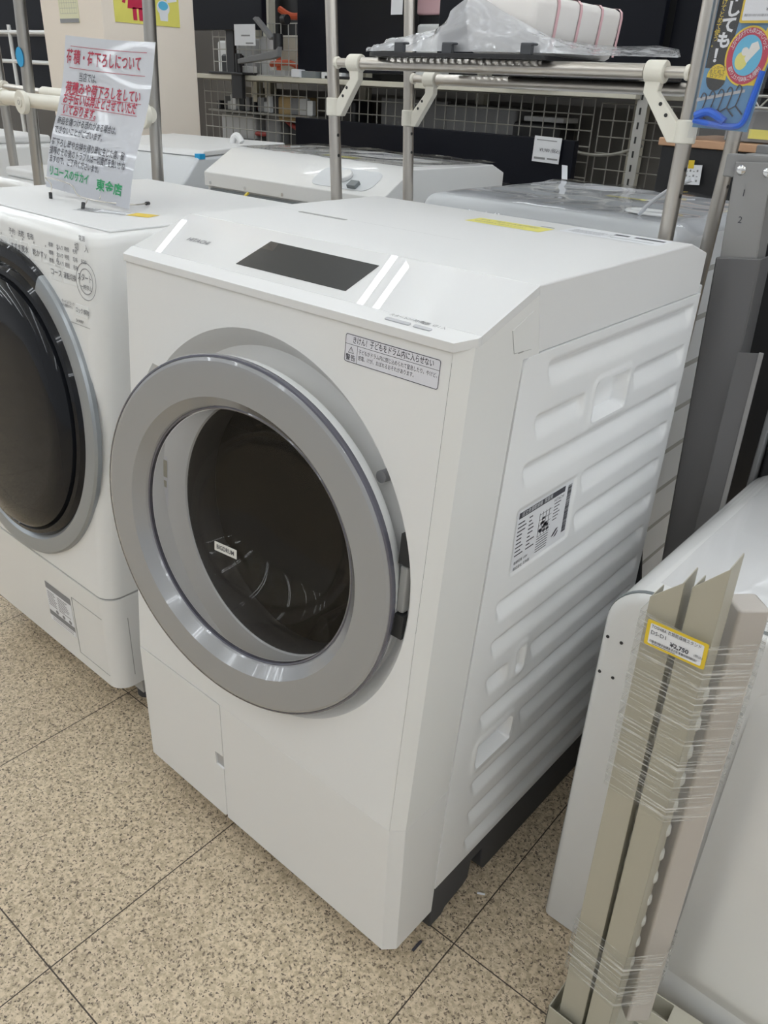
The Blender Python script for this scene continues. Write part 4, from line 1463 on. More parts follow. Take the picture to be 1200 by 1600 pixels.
# D, E : washers seen left of the placard
for (lab, x0, x1, y0, y1, z1, rz) in (('white washing machine behind the rack poles at the left frame edge', -3.0, -2.38, 0.90, 1.28, 0.955, 0.0), ('white washing machine far left, half hidden by the left-edge washer', -1.85, -1.20, 0.73, 0.97, 0.90, 0.0)):
    dw = thing('washing_machine', lab, 'washing machine', ((x0 + x1) / 2, (y0 + y1) / 2, 0))
    body_box('body', dw, x0, x1, y0, y1, FZ + 0.001, z1 - 0.03, M['white_sharp'], bev=0.02)
    body_box('lid', dw, x0 + 0.01, x1 - 0.01, y0 + 0.05, y1 - 0.02, z1 - 0.03, z1, M['white_top'], bev=0.01)
    box('panel_edge', (x0 + 0.02, y0 - 0.002, z1 - 0.12), (x1 - 0.02, y0 + 0.004, z1 - 0.10), M['seam'], dw)
    bm = bmesh.new()
    flat(bm, Matrix.Translation((0, 0, z1 + 0.0005)), x0 + 0.35, y0 + 0.12, x0 + 0.5, y0 + 0.17)
    finish('yellow_sticker', bm, M['yellow_lab'], dw)

# ================================================================== pillar posters
PX = frame((-2.4465, 1.60, 1.39), (0, 1, 0), (0, 0, 1))
bm = bmesh.new()
bx(bm, (0.06, 0.0, 0.0), (0.395, 0.30, 0.003), PX)
ys = finish('toilet_sign', bm, M['yellow_sign'])
tag(ys, 'yellow toilet sign with red figure on the beige pillar', 'sign')
bm = bmesh.new()
poly_flat(bm, PX, ((0.125, 0.055), (0.225, 0.055), (0.205, 0.16), (0.145, 0.16)), 0.0036)
flat(bm, PX, 0.150, 0.012, 0.170, 0.06, 0.0036)
flat(bm, PX, 0.180, 0.012, 0.200, 0.06, 0.0036)
poly_flat(bm, PX, circ_pts(0.175, 0.185, 0.024, 0.024, 20), 0.0036)
for s in (-1, 1):
    poly_flat(bm, PX, ((0.175 + s * 0.03, 0.155), (0.175 + s * 0.04, 0.150), (0.175 + s * 0.075, 0.075), (0.175 + s * 0.060, 0.072)), 0.0036)
finish('red_figure', bm, M['crimson'], ys)
bm = bmesh.new()
flat(bm, PX, 0.222, 0.012, 0.245, 0.20, 0.0036)
finish('blue_figure', bm, M['blue'], ys)
bm = bmesh.new()
poly_flat(bm, PX, circ_pts(0.31, 0.07, 0.034, 0.03, 24), 0.0036)
poly_flat(bm, PX, ((0.29, 0.02), (0.33, 0.02), (0.335, 0.07), (0.285, 0.07)), 0.0038)
poly_flat(bm, PX, ((0.33, 0.09), (0.385, 0.10), (0.375, 0.17), (0.33, 0.17)), 0.0036)
finish('toilet_picture', bm, M['paper'], ys)
bm = bmesh.new()
poly_flat(bm, PX, circ_pts(0.31, 0.078, 0.026, 0.017, 24), 0.0041)
finish('toilet_picture_water', bm, M['skyblue'], ys)
CX = frame((-2.785, 1.5995, 1.383), (1, 0, 0), (0, 0, 1))
bm = bmesh.new()
bx(bm, (0, 0, 0), (0.158, 0.22, 0.003), CX)
cal = tag(finish('calendar', bm, M['cal']), 'small ruled calendar sheet on the left face of the pillar', 'calendar')
bm = bmesh.new()
for k in range(6):
    flat(bm, CX, 0.01, 0.035 + k * 0.02, 0.148, 0.036 + k * 0.02, 0.0035)
for k in range(8):
    flat(bm, CX, 0.01 + k * 0.0197, 0.035, 0.011 + k * 0.0197, 0.155, 0.0035)
flat(bm, CX, 0.0, 0.0, 0.158, 0.016, 0.0035)
finish('calendar_grid', bm, M['ink_grey'], cal)

# ================================================================== shelving at the back with televisions
sh = thing('gondola_shelving', 'cream steel shop shelving with wire mesh backs along the rear wall', 'shelving', (-1.7, 2.8, 0))
for z, y0 in ((1.19, 2.55), (0.80, 2.50), (0.30, 2.45)):
    box('shelf_board', (-3.4, y0, z - 0.001), (-0.42, 3.05, z + 0.022), M['cream_steel'], sh, 0.003)
for x in (-3.1, -2.98, -2.22, -1.45, -0.62):
    box('upright', (x, 2.97, FZ), (x + 0.05, 3.02, 1.9), M['cream_steel'], sh)
box('shaded_back_board', (-3.4, 3.03, FZ), (-0.42, 3.05, 1.15), M['backwall'], sh)  # board coloured dark to paint in the shade under the shelf
box('upper_back_board', (-3.4, 3.055, 1.2), (-0.42, 3.07, 1.9), M['black'], sh)


def wire_grid(x0, x1, z0, z1, y, m, parent, dx=0.055, dz=0.055, r=0.0028, name='wire_mesh'):
    bm = bmesh.new()
    n = int(round((x1 - x0) / dx))
    for k in range(n + 1):
        x = x0 + (x1 - x0) * k / n
        tube(bm, [(x, y, z0), (x, y, z1)], r, 5)
    n = int(round((z1 - z0) / dz))
    for k in range(n + 1):
        z = z0 + (z1 - z0) * k / n
        tube(bm, [(x0, y - r, z), (x1, y - r, z)], r, 5)
    return finish(name, bm, m, parent)


wire_grid(-3.0, -2.28, 1.215, 1.45, 2.62, M['wire'], sh, 0.055, 0.065)
wire_grid(-3.1, -2.26, 0.825, 1.185, 2.62, M['wire_dark'], sh, 0.06, 0.06)
wire_grid(-2.2, -1.5, 0.83, 1.185, 2.64, M['wire_dark'], sh, 0.06, 0.06)
wire_grid(-1.45, -0.64, 0.83, 1.185, 2.66, M['wire_dark'], sh, 0.06, 0.06)


def tv(lab, x0, x1, z0, z1, y, tilt=0.0, stand=None, group=None, rest=1.213):
    t = thing('television', lab, 'television', ((x0 + x1) / 2, y, z0), group)
    box('screen', (x0, y, z0), (x1, y + 0.035, z1), M['black_tv'], t, 0.004)
    box('rear_housing', (x0 + 0.08, y + 0.03, z0 + 0.05), (x1 - 0.08, y + 0.07, z1 - 0.1), M['black'], t, 0.01)
    box('foot', ((x0 + x1) / 2 - 0.12, y - 0.03, rest), ((x0 + x1) / 2 + 0.12, y + 0.12, rest + 0.012), M['black'], t, 0.003)
    box('neck', ((x0 + x1) / 2 - 0.03, y + 0.03, rest + 0.01), ((x0 + x1) / 2 + 0.03, y + 0.05, z0 + 0.08), M['black'], t)
    return t


tv('black television at the left end of the upper shelf above the grey arm', -3.13, -2.535, 1.42, 1.95, 2.57)
tv('wide black television in the middle of the upper shelf behind the left rack pole', -2.285, -1.60, 1.243, 1.95, 2.58)
tv('large black television on the upper shelf behind the pink-lined box', -1.385, -0.37, 1.29, 1.95, 2.56)
tl_ = thing('television', 'long low black television on the lower shelf behind the rear washers', 'television', (-1.35, 2.50, 0.83))
box('screen', (-2.22, 2.50, 0.85), (-0.62, 2.535, 1.035), M['black_tv'], tl_, 0.004)
box('foot', (-1.9, 2.48, 0.822), (-0.9, 2.6, 0.852), M['black'], tl_)

TGM = frame((-0.80, 2.49, 0.948), (1, 0, -0.02), (0.02, 0, 1))
bm = bmesh.new()
bx(bm, (0, 0, 0), (0.125, 0.095, 0.002), TGM)
tg = tag(finish('price_card', bm, M['paper']), 'white price card taped to the low black television', 'tag')
bm = bmesh.new()
flat(bm, TGM, 0.012, 0.080, 0.105, 0.083, 0.0026)
flat(bm, TGM, 0.008, 0.010, 0.060, 0.018, 0.0026)
flat(bm, TGM, 0.070, 0.012, 0.118, 0.018, 0.0026)
finish('card_print', bm, M['ink_grey'], tg)
join_text('card_lettering', [('¥9,980 (税込)', 0.017, TGM @ Matrix.Translation((0.03, 0.045, 0.0026)), {})], M['ink'], tg)
TG2 = frame((-2.705, 2.53, 1.347), (1, 0, 0), (0, 0, 1))
bm = bmesh.new()
bx(bm, (0, 0, 0), (0.165, 0.095, 0.002), TG2)
tg2 = tag(finish('price_card', bm, M['paper']), 'white price card hanging from the left television above the grey arm', 'tag')
bm = bmesh.new()
flat(bm, TG2, 0.055, 0.042, 0.125, 0.048, 0.0026)
flat(bm, TG2, 0.09, 0.008, 0.15, 0.014, 0.0026)
finish('card_print', bm, M['ink_grey'], tg2)
TG3 = frame((-1.66, 2.565, 1.475), (1, 0, 0), (0, 0, 1))
bm = bmesh.new()
bx(bm, (0, 0, 0), (0.066, 0.12, 0.002), TG3)
tag(finish('price_card', bm, M['paper']), 'narrow white card on the middle upper television', 'tag')

# monitor arm
arm = thing('swivel_bracket', 'grey jointed monitor arm clamped on the front of the upper shelf', 'monitor arm', (-2.68, 2.53, 1.2))
bm = bmesh.new()
prism(bm, [(-2.545, 2.515, 1.465), (-2.525, 2.515, 1.475), (-2.40, 2.515, 1.385), (-2.42, 2.515, 1.372)], (0, 0.03, 0))
finish('arm_link', bm, M['greybox'], arm, 0.004)
bm = bmesh.new()
prism(bm, [(-2.655, 2.50, 1.262), (-2.655, 2.50, 1.285), (-2.36, 2.50, 1.330), (-2.34, 2.50, 1.345), (-2.345, 2.50, 1.300), (-2.38, 2.50, 1.290)], (0, 0.03, 0))
finish('arm_link', bm, M['greybox'], arm, 0.004)
bm = bmesh.new()
tube(bm, [(-2.37, 2.53, 1.33), (-2.37, 2.53, 1.40)], 0.025, 16)
finish('joint', bm, M['black'], arm)
bm = bmesh.new()
tube(bm, [(-2.68, 2.53, 1.215), (-2.68, 2.53, 1.31)], 0.018, 16)
finish('joint', bm, M['black'], arm)
bm = bmesh.new()
tube(bm, [(-2.335, 2.53, 1.46), (-2.30, 2.53, 1.46)], 0.022, 16)
finish('joint', bm, M['black'], arm)
bm = bmesh.new()
bx(bm, (-2.735, 2.52, 1.10), (-2.65, 2.545, 1.222))
bx(bm, (-2.72, 2.50, 1.212), (-2.62, 2.60, 1.222))
finish('clamp', bm, M['black'], arm, 0.003)

# hoses and cables
hose_specs = (
    ('orange vacuum hose over the grey arm', M['orange'], 0.016, [(-2.54, 2.70, 1.52), (-2.45, 2.70, 1.488), (-2.33, 2.70, 1.492)], 'hose'),
    ('orange cable bundle on the upper shelf behind the mesh', M['orange'], 0.014, [(-2.66, 2.74, 1.27), (-2.52, 2.74, 1.28), (-2.40, 2.74, 1.25), (-2.28, 2.74, 1.26)], 'cable'),
    ('upright orange hose behind the upper wire mesh', M['orange'], 0.013, [(-2.62, 2.76, 1.235), (-2.62, 2.76, 1.33), (-2.60, 2.76, 1.40)], 'hose'),
    ('red hose loop behind the lower mesh next to the pillar', M['red'], 0.012, [(-3.0, 2.72, 1.05), (-2.80, 2.72, 1.045), (-2.68, 2.72, 1.05), (-2.65, 2.72, 1.0), (-2.67, 2.72, 0.93), (-2.8, 2.72, 0.92), (-3.0, 2.72, 0.90)], 'hose'),
    ('red hose curving down behind the middle of the lower mesh', M['red'], 0.013, [(-2.62, 2.74, 1.06), (-2.56, 2.74, 1.01), (-2.45, 2.74, 0.965), (-2.28, 2.74, 0.95)], 'hose'),
    ('grey power cord drooping across the mesh near the right shelf post', M['wire_dark'], 0.006, [(-0.78, 2.63, 1.02), (-0.66, 2.63, 0.985), (-0.52, 2.63, 0.99), (-0.40, 2.63, 1.03)], 'cord'),
)
for lab, m, r, pts, cat in hose_specs:
    bm = bmesh.new()
    tube(bm, smooth_path(pts, 6), r, 8)
    tag(finish('hose' if cat == 'hose' else 'cable', bm, m), lab, cat)

# far left: black screens behind a white wire shelf
wl_ = thing('wire_shelf', 'white wire shelf with black screens behind, left of the beige pillar', 'shelf', (-5.3, 2.6, 0))
for x in (-5.25, -4.55):
    bm = bmesh.new()
    tube(bm, [(x, 2.6, FZ), (x, 2.6, 1.46)], 0.014, 8)
    finish('shelf_post', bm, M['shell'], wl_)
for z in (1.42, 1.24, 1.02):
    bm = bmesh.new()
    tube(bm, [(-6.2, 2.6, z), (-4.3, 2.6, z - 0.01)], 0.013, 8)
    finish('shelf_rail', bm, M['shell'], wl_)
for lab, z0, z1 in (('upper black screen left of the pillar', 1.44, 1.95), ('lower black screen behind the white wire shelf', 0.96, 1.40)):
    tl2 = thing('television', lab, 'television', (-5.2, 2.8, z0))
    box('screen', (-6.1, 2.78, z0), (-4.3, 2.82, z1), M['black_tv'], tl2, 0.004)
    box('foot', (-5.4, 2.74, z0 - 0.02), (-5.0, 2.86, z0), M['black'], tl2)

# small goods on the shelves, each a thing
goods = [
    ('carton', 'brown carton behind the mesh below the upper shelf', 'box', (-2.46, 2.75, 1.00), (0.17, 0.15, 0.12), M['card']),
    ('power_tool_case', 'pale grey case on the lower shelf behind the left mesh', 'case', (-2.92, 2.8, 0.822), (0.30, 0.2, 0.20), M['lightgrey']),
    ('appliance', 'grey appliance on the lower shelf right of the red hose', 'appliance', (-2.62, 2.8, 0.822), (0.12, 0.2, 0.22), M['greybox']),
    ('appliance', 'dark appliance row end beside the middle shelf upright', 'appliance', (-2.36, 2.82, 0.822), (0.18, 0.2, 0.17), M['black']),
    ('audio_unit', 'light grey unit on the upper shelf behind the left mesh', 'audio unit', (-2.88, 2.82, 1.212), (0.14, 0.16, 0.18), M['lightgrey']),
    ('audio_unit', 'white slim unit beside the light grey unit on the upper shelf', 'audio unit', (-2.74, 2.85, 1.212), (0.08, 0.16, 0.19), M['shell']),
    ('box', 'white carton at the left end of the upper shelf', 'box', (-3.08, 2.84, 1.212), (0.13, 0.16, 0.17), M['shell']),
    ('device', 'small white device under the middle television', 'device', (-2.02, 2.60, 1.212), (0.14, 0.09, 0.028), M['shell']),
    ('device', 'small dark device under the middle television', 'device', (-2.19, 2.6, 1.212), (0.12, 0.09, 0.03), M['gap_grey']),
    ('device', 'bright white adapter under the left end of the middle television', 'device', (-2.26, 2.57, 1.212), (0.06, 0.06, 0.036), M['paper']),
    ('speaker_box', 'dark speaker behind the mesh beside the rack pole', 'speaker', (-2.12, 2.8, 0.822), (0.2, 0.15, 0.3), M['black']),
    ('flat_board', 'grey flat panel behind the mesh left of the centre', 'panel', (-1.70, 2.82, 0.90), (0.42, 0.03, 0.24), M['greybox']),
    ('air_cleaner', 'grey box appliance behind the mesh at the middle', 'appliance', (-1.28, 2.85, 0.822), (0.4, 0.15, 0.31), M['greybox']),
    ('shelf_carton', 'dark carton behind the right mesh panel', 'box', (-0.98, 2.85, 0.822), (0.25, 0.15, 0.26), M['black']),
    ('drive', 'flat white drive on top of the right dark carton', 'device', (-0.94, 2.84, 1.0835), (0.2, 0.13, 0.02), M['lightgrey']),
    ('red_label_box', 'small red box on the upper shelf left of the large television', 'box', (-1.18, 2.57, 1.212), (0.05, 0.05, 0.03), M['crimson']),
    ('pink_box', 'pale pink box between two televisions on the upper shelf', 'box', (-1.55, 2.74, 1.482), (0.14, 0.1, 0.12), M['pink']),
    ('picture_box', 'white printed box between two televisions on the upper shelf', 'box', (-1.53, 2.72, 1.212), (0.13, 0.1, 0.235), M['shell']),
    ('black_box', 'black box wedged between the pale pink box and the white printed box', 'box', (-1.54, 2.75, 1.447), (0.15, 0.1, 0.035), M['black']),
]
for nm, lab, cat, p, s, m in goods:
    bm = bmesh.new()
    bx(bm, (p[0] - s[0] / 2, p[1] - s[1] / 2, p[2]), (p[0] + s[0] / 2, p[1] + s[1] / 2, p[2] + s[2]))
    o = finish(nm, bm, m, None, min(s) * 0.12)
    tag(o, lab, cat)
# a scatter of small adaptors and tools in the lower mesh baskets
more_goods = [
    ('printer', 'dark printer standing at the left end of the upper shelf', 'printer', (-2.95, 2.74, 1.212), (0.13, 0.12, 0.10), M['black']),
    ('router', 'small white router in front of the white slim unit', 'device', (-2.79, 2.68, 1.212), (0.10, 0.06, 0.045), M['shell']),
    ('adaptor_box', 'light box under the grey arm beside the orange cables', 'box', (-2.50, 2.66, 1.212), (0.12, 0.05, 0.03), M['lightgrey']),
    ('carton_flap', 'beige carton behind the price card on the upper shelf', 'box', (-2.66, 2.88, 1.212), (0.22, 0.1, 0.20), M['cream_steel']),
    ('cassette_deck', 'pale deck right of the upright orange hose', 'audio unit', (-2.42, 2.86, 1.212), (0.2, 0.14, 0.17), M['cream_steel']),
    ('dark_case', 'black case on the lower shelf below the red hose loop', 'case', (-2.80, 2.70, 0.822), (0.22, 0.06, 0.07), M['black']),
    ('tool_rack', 'black tool rack behind the mesh right of the red hose', 'rack', (-2.48, 2.84, 0.822), (0.10, 0.2, 0.16), M['black']),
]
for nm, lab, cat, p, s, m in more_goods:
    bm = bmesh.new()
    bx(bm, (p[0] - s[0] / 2, p[1] - s[1] / 2, p[2]), (p[0] + s[0] / 2, p[1] + s[1] / 2, p[2] + s[2]))
    tag(finish(nm, bm, m, None, min(s) * 0.12), lab, cat)
random.seed(3)
cols = [M['black'], M['greybox'], M['lightgrey'], M['shell'], M['black'], M['greybox']]
spots = ['left', 'right']
for k in range(16):
    x = -3.06 + k * 0.05
    h = random.uniform(0.03, 0.09)
    bm = bmesh.new()
    w_ = random.uniform(0.03, 0.05)
    rz = random.uniform(-0.5, 0.5)
    m4 = Matrix.Translation((x, 2.70 + random.uniform(-0.02, 0.02), 1.035)) @ Matrix.Rotation(rz, 4, 'Z')
    bx(bm, (-w_ / 2, -0.02, 0), (w_ / 2, 0.02, h), m4)
    o = finish('adaptor', bm, cols[k % 6], None, 0.005)
    tag(o, 'small plug-in adaptor piled in the wire basket beside the pillar', 'adaptor', 'adaptors in the wire basket')
box('basket_tray', (-3.1, 2.64, 1.025), (-2.26, 2.78, 1.034), M['wire_dark'], sh)

# ================================================================== right background
sp_ = thing('metal_shelf_post', 'perforated galvanised shelf post right of the mesh shelving', 'post', (-0.4, 2.6, 0))
bm = bmesh.new()
prism(bm, [(-0.428, 2.585, FZ), (-0.385, 2.585, FZ), (-0.385, 2.589, FZ), (-0.424, 2.589, FZ), (-0.424, 2.63, FZ), (-0.428, 2.63, FZ)], (0, 0, 1.98))
finish('angle_bar', bm, M['wire'], sp_)
bm = bmesh.new()
for k in range(30):
    z = 0.4 + k * 0.05
    flat(bm, frame((-0.41, 2.5845, z), (1, 0, 0), (0, 0, 1)), -0.004, -0.012, 0.004, 0.012, 0.0004)
finish('slot', bm, M['dark_gap'], sp_)
gp = thing('mesh_panel', 'grey wire mesh panel between the low television and the galvanised post', 'mesh panel', (-0.5, 2.7, 0))
wire_grid(-0.61, -0.20, FZ, 1.17, 2.66, M['wire_dark'], gp, 0.058, 0.06, name='wire_mesh')
for x, lab in ((-0.15, 'black computer monitor at the right of the galvanised post'),):
    mt = thing('monitor', lab, 'monitor', (x, 2.6, 1.2))
    box('screen', (-0.36, 2.62, 1.23), (0.30, 2.66, 1.75), M['black_tv'], mt, 0.004)
    box('stand', (-0.1, 2.66, 1.06), (0.05, 2.70, 1.4), M['black'], mt)
# desk with wood top
dk = thing('side_board', 'black cabinet with a pale wood top behind the pole packet', 'cabinet', (0.15, 2.1, 0))
box('wood_top', (-0.055, 1.99, 1.070), (0.80, 2.45, 1.092), M['wood'], dk, 0.003)
box('body', (-0.045, 2.0, FZ), (0.79, 2.44, 1.07), M['black'], dk, 0.003)
TG4 = frame((0.047, 1.985, 0.968), (1, 0, 0.05), (-0.02, 0, 1))
bm = bmesh.new()
bx(bm, (0, 0, 0), (0.055, 0.055, 0.0015), TG4)
tg4 = tag(finish('memo_tag', bm, M['paper']), 'white handwritten memo with yellow tape on the wood-topped cabinet', 'tag')
bm = bmesh.new()
for k in range(4):
    for j in range(3):
        flat(bm, TG4, 0.008 + k * 0.011, 0.008 + j * 0.014, 0.013 + k * 0.011, 0.010 + j * 0.014 + 0.004 * ((k + j) % 2), 0.002)
finish('memo_writing', bm, M['ink_grey'], tg4)
bm = bmesh.new()
flat(bm, TG4, 0.012, 0.045, 0.030, 0.068, 0.0022)
finish('yellow_tape', bm, M['yellow_lab'], tg4)
# wire shelf at the right edge
ws = thing('wire_shelf', 'chrome wire shelf at the right frame edge above the wood-topped cabinet', 'shelf', (0.6, 2.2, 1.1))
bm = bmesh.new()
for z in (1.185, 1.215):
    tube(bm, [(0.02, 2.0, z), (1.2, 2.0, z)], 0.004, 6)
for k in range(24):
    x = 0.02 + k * 0.05
    tube(bm, [(x, 2.0, 1.185), (x + 0.025, 2.0, 1.215), (x + 0.05, 2.0, 1.185)], 0.003, 5)
finish('wire_truss', bm, M['wire'], ws)
for x in (0.03, 1.19):
    bm = bmesh.new()
    tube(bm, [(x, 2.02, 1.092), (x, 2.02, 1.8)], 0.012, 10)
    finish('shelf_post', bm, M['wire'], ws)
bm = bmesh.new()
bx(bm, (0.12, 2.05, 1.094), (0.42, 2.25, 1.180))
cbx = tag(finish('grey_carton', bm, M['greybox'], None, 0.004), 'grey printed carton standing on the wood-topped cabinet', 'box')
bm = bmesh.new()
flat(bm, frame((0.12, 2.0495, 1.094), (1, 0, 0), (0, 0, 1)), 0.07, 0.01, 0.15, 0.035, 0.0004)
finish('carton_green_print', bm, M['yellow'], cbx)
bm = bmesh.new()
bx(bm, (0.05, 2.06, 1.23), (0.75, 2.40, 1.60))
tag(finish('dark_monitor', bm, M['black_tv'], None, 0.006), 'dark screen on the chrome wire shelf at the right edge', 'monitor')

# ================================================================== gunmetal steel stand right of the centre washer
gs = thing('steel_stand', 'tall gunmetal steel stand between the central washer and right frame edge', 'stand', (0.66, 0.78, 0))


def slab(bm, pts, y0, d):
    prism(bm, [(x, y0, z) for x, z in pts], (0, d, 0))


bm = bmesh.new()
slab(bm, [(0.674, FZ), (0.622, 0.977), (0.692, 0.985), (0.732, FZ)], 0.75, 0.004)
slab(bm, [(0.674, FZ), (0.622, 0.977), (0.626, 0.977), (0.678, FZ)], 0.75, 0.05)
slab(bm, [(0.726, FZ), (0.688, 0.985), (0.692, 0.985), (0.732, FZ)], 0.75, 0.05)
finish('lower_column', bm, M['gun'], gs, 0.002)
bm = bmesh.new()
slab(bm, [(0.626, 0.975), (0.616, 1.118), (0.672, 1.121), (0.684, 0.980)], 0.757, 0.004)
slab(bm, [(0.626, 0.975), (0.616, 1.118), (0.619, 1.118), (0.629, 0.975)], 0.757, 0.04)
slab(bm, [(0.681, 0.980), (0.669, 1.121), (0.672, 1.121), (0.684, 0.980)], 0.757, 0.04)
finish('upper_column', bm, M['gun_light'], gs, 0.0015)
bm = bmesh.new()
bx(bm, (0.598, 0.765, 1.095), (0.700, 0.790, 1.128))
bx(bm, (0.628, 0.80, 1.128), (0.78, 0.83, 1.142))
bx(bm, (0.625, 0.765, 1.126), (0.78, 0.84, 1.130))
finish('top_bracket', bm, M['gun_light'], gs, 0.002)
for x in (0.628, 0.668):
    bm = bmesh.new()
    lathe(bm, [(0.0001, 0.003), (0.004, 0.0028), (0.007, 0.0008), (0.007, 0.0)], frame((x, 0.7565, 1.107), (1, 0, 0), (0, 0, 1)), 16)
    finish('screw', bm, M['screw'], gs)
bm = bmesh.new()
bx(bm, (0.640, 0.7495, 0.77), (0.642, 0.7505, 0.772))
slab(bm, [(0.713, FZ), (0.703, 0.845), (0.740, 0.851), (0.755, FZ)], 0.715, 0.004)
finish('side_plate', bm, M['gun'], gs, 0.001)
bm = bmesh.new()
slab(bm, [(0.747, FZ), (0.735, 0.853), (0.742, 0.853), (0.757, FZ)], 0.712, 0.004)
finish('side_plate_edge', bm, M['gun_light'], gs, 0.001)
text('plate_numeral', '1', 0.014, M['ink'], frame((0.640, 0.7565, 1.075), (1, 0, 0), (0, 0, 1)), gs, 'CENTER')
text('plate_numeral', '2', 0.014, M['ink'], frame((0.644, 0.7565, 1.036), (1, 0, 0), (0, 0, 1)), gs, 'CENTER')
bm = bmesh.new()
tube(bm, smooth_path([(0.60, 0.70, 0.62), (0.61, 0.712, 0.45), (0.628, 0.716, 0.30), (0.63, 0.716, FZ + 0.01)], 6), 0.013, 10)
tag(finish('drain_hose', bm, M['black'], None), 'black hose hanging behind the central washer beside the gunmetal stand', 'hose')
# dark box and board right of the stand
bm = bmesh.new()
bx(bm, (0.765, 0.80, FZ), (1.05, 1.15, 0.80))
rbx = tag(finish('boxy_appliance', bm, M['black'], None, 0.006), 'black appliance at the right frame edge behind the white dryer', 'appliance')
bm = bmesh.new()
bx(bm, (0.752, 0.79, FZ), (0.762, 1.10, 0.99))
tag(finish('metal_sheet', bm, M['greybox'], None, 0.003), 'upright grey panel leaning between gunmetal stand and black appliance', 'panel')

# ================================================================== white clothes dryer (right foreground)
dr = thing('clothes_dryer', 'white clothes dryer with rounded corners standing on the floor at the right', 'dryer', (1.08, 0.5, 0))
bm = bmesh.new()
DX0, DX1, DY0, DY1, DZ = 0.752, 1.42, 0.262, 0.790, 0.650


def dring(y, e, zz=0.0):
    return [(x, y, z) for x, z in [(DX0 + e, FZ + 0.004), (DX0 + e, DZ - 0.07)] + [(DX0 + e + 0.06 - 0.06 * math.cos(t), DZ - 0.07 - e + 0.06 * math.sin(t) + 0.0) for t in [PI / 2 * k / 10 for k in range(1, 11)]] + [(DX0 + 0.20, DZ - e), (DX1 - e, DZ + 0.012 - e), (DX1 - e, FZ + 0.004)]]


loft(bm, [dring(DY0 + 0.0, 0.010), dring(DY0 + 0.002, 0.004), dring(DY0 + 0.008, 0.0), dring(0.5, 0.0), dring(DY1 - 0.01, 0.0), dring(DY1, 0.006)])
finish('body', bm, M['white_sharp'], dr, ang=40)
bm = bmesh.new()
loft(bm, [[(p[0] - 0.0008, p[1], p[2] + 0.0006) for p in dring(DY0 + 0.010, -0.0003)], [(p[0] - 0.0012, p[1], p[2] + 0.0008) for p in dring(DY0 + 0.016, -0.0003)]])
finish('edge_gasket', bm, M['gap_grey'], dr, ang=40)
for x, z in ((0.7615, 0.557), (0.7815, 0.557), (0.7605, 0.497), (0.7805, 0.497)):
    bm = bmesh.new()
    tube(bm, [(x, DY0 + 0.001, z), (x, DY0 - 0.0008, z)], 0.0024, 10)
    finish('screw_hole', bm, M['dark_gap'], dr)
# raised front door panel
bm = bmesh.new()
NXd, NZd = 30, 30
gd = []
for j in range(NZd + 1):
    row = []
    for i in range(NXd + 1):
        x = 0.955 + 0.46 * i / NXd
        z = 0.03 + 0.56 * j / NZd
        e = min(i / NXd, 1.0, j / NZd, 1 - j / NZd)
        row.append(bm.verts.new((x, DY0 + 0.002 - 0.016 * sstep(0, 0.10, e) - 0.010 * math.sin(PI * j / NZd), z)))
    gd.append(row)
for j in range(NZd):
    for i in range(NXd):
        bm.faces.new((gd[j][i], gd[j][i + 1], gd[j + 1][i + 1], gd[j + 1][i]))
finish('front_bulge', bm, M['white_sharp'], dr, ang=180)
bm = bmesh.new()
n1 = 26
gw = []
for j in range(n1 + 1):
    row = []
    for i in range(n1 + 1):
        x = DX0 + 0.055 + 0.55 * i / n1
        y = DY0 + 0.02 + 0.51 * j / n1
        row.append(bm.verts.new((x, y, DZ + 0.006 + 0.014 * min(1, max(0, (x - DX0 - 0.1) / 0.5)) + 0.003 * mno.noise(Vector((x * 6, y * 5, 2))))))
    gw.append(row)
for j in range(n1):
    for i in range(n1):
        bm.faces.new((gw[j][i], gw[j][i + 1], gw[j + 1][i + 1], gw[j + 1][i]))
finish('clear_film', bm, M['clear'], dr, ang=180)

# ================================================================== dismantled dryer stand, film-wrapped
st = thing('dryer_stand', 'bundle of beige metal dryer stand posts wrapped in film leaning by the dryer', 'stand', (0.92, 0.15, 0))


def channel(bm, xb0, xb1, xt0, xt1, zt0, zt1, y, d=0.034, zb=-0.012, t=0.0016):
    """open steel channel with a mitred top: front web and two flanges"""
    prism(bm, [(xb0, y, zb), (xb1, y, zb), (xt1, y, zt1), (xt0, y, zt0)], (0, t, 0))
    prism(bm, [(xb0, y, zb), (xb0 + t, y, zb), (xt0 + t, y, zt0), (xt0, y, zt0)], (0, d, 0))
    # right flange; its top follows the mitre backwards
    a = [(xb1 - t, y, zb), (xb1, y, zb), (xt1, y, zt1), (xt1 - t, y, zt1)]
    b = [(xb1 - t, y + d, zb), (xb1, y + d, zb), (xt1, y + d, zt1 + 0.003), (xt1 - t, y + d, zt1 + 0.003)]
    loft(bm, [a, b])


for args in ((0.8645, 0.9005, 0.8525, 0.8835, 0.738, 0.770, 0.112), (0.9055, 0.9375, 0.8925, 0.9235, 0.770, 0.806, 0.108)):
    bm = bmesh.new()
    channel(bm, *args)
    finish('post', bm, M['beige_metal'], st, 0.0008)
bm = bmesh.new()
tube(bm, [(0.9495, 0.165, 0.045), (0.9325, 0.175, 0.740)], 0.0245, 4)
for v in bm.verts:
    v.co.x = 0.944 + (v.co.x - 0.944) * 1.0
finish('wrapped_post', bm, M['beige_wrap'], st, 0.004)
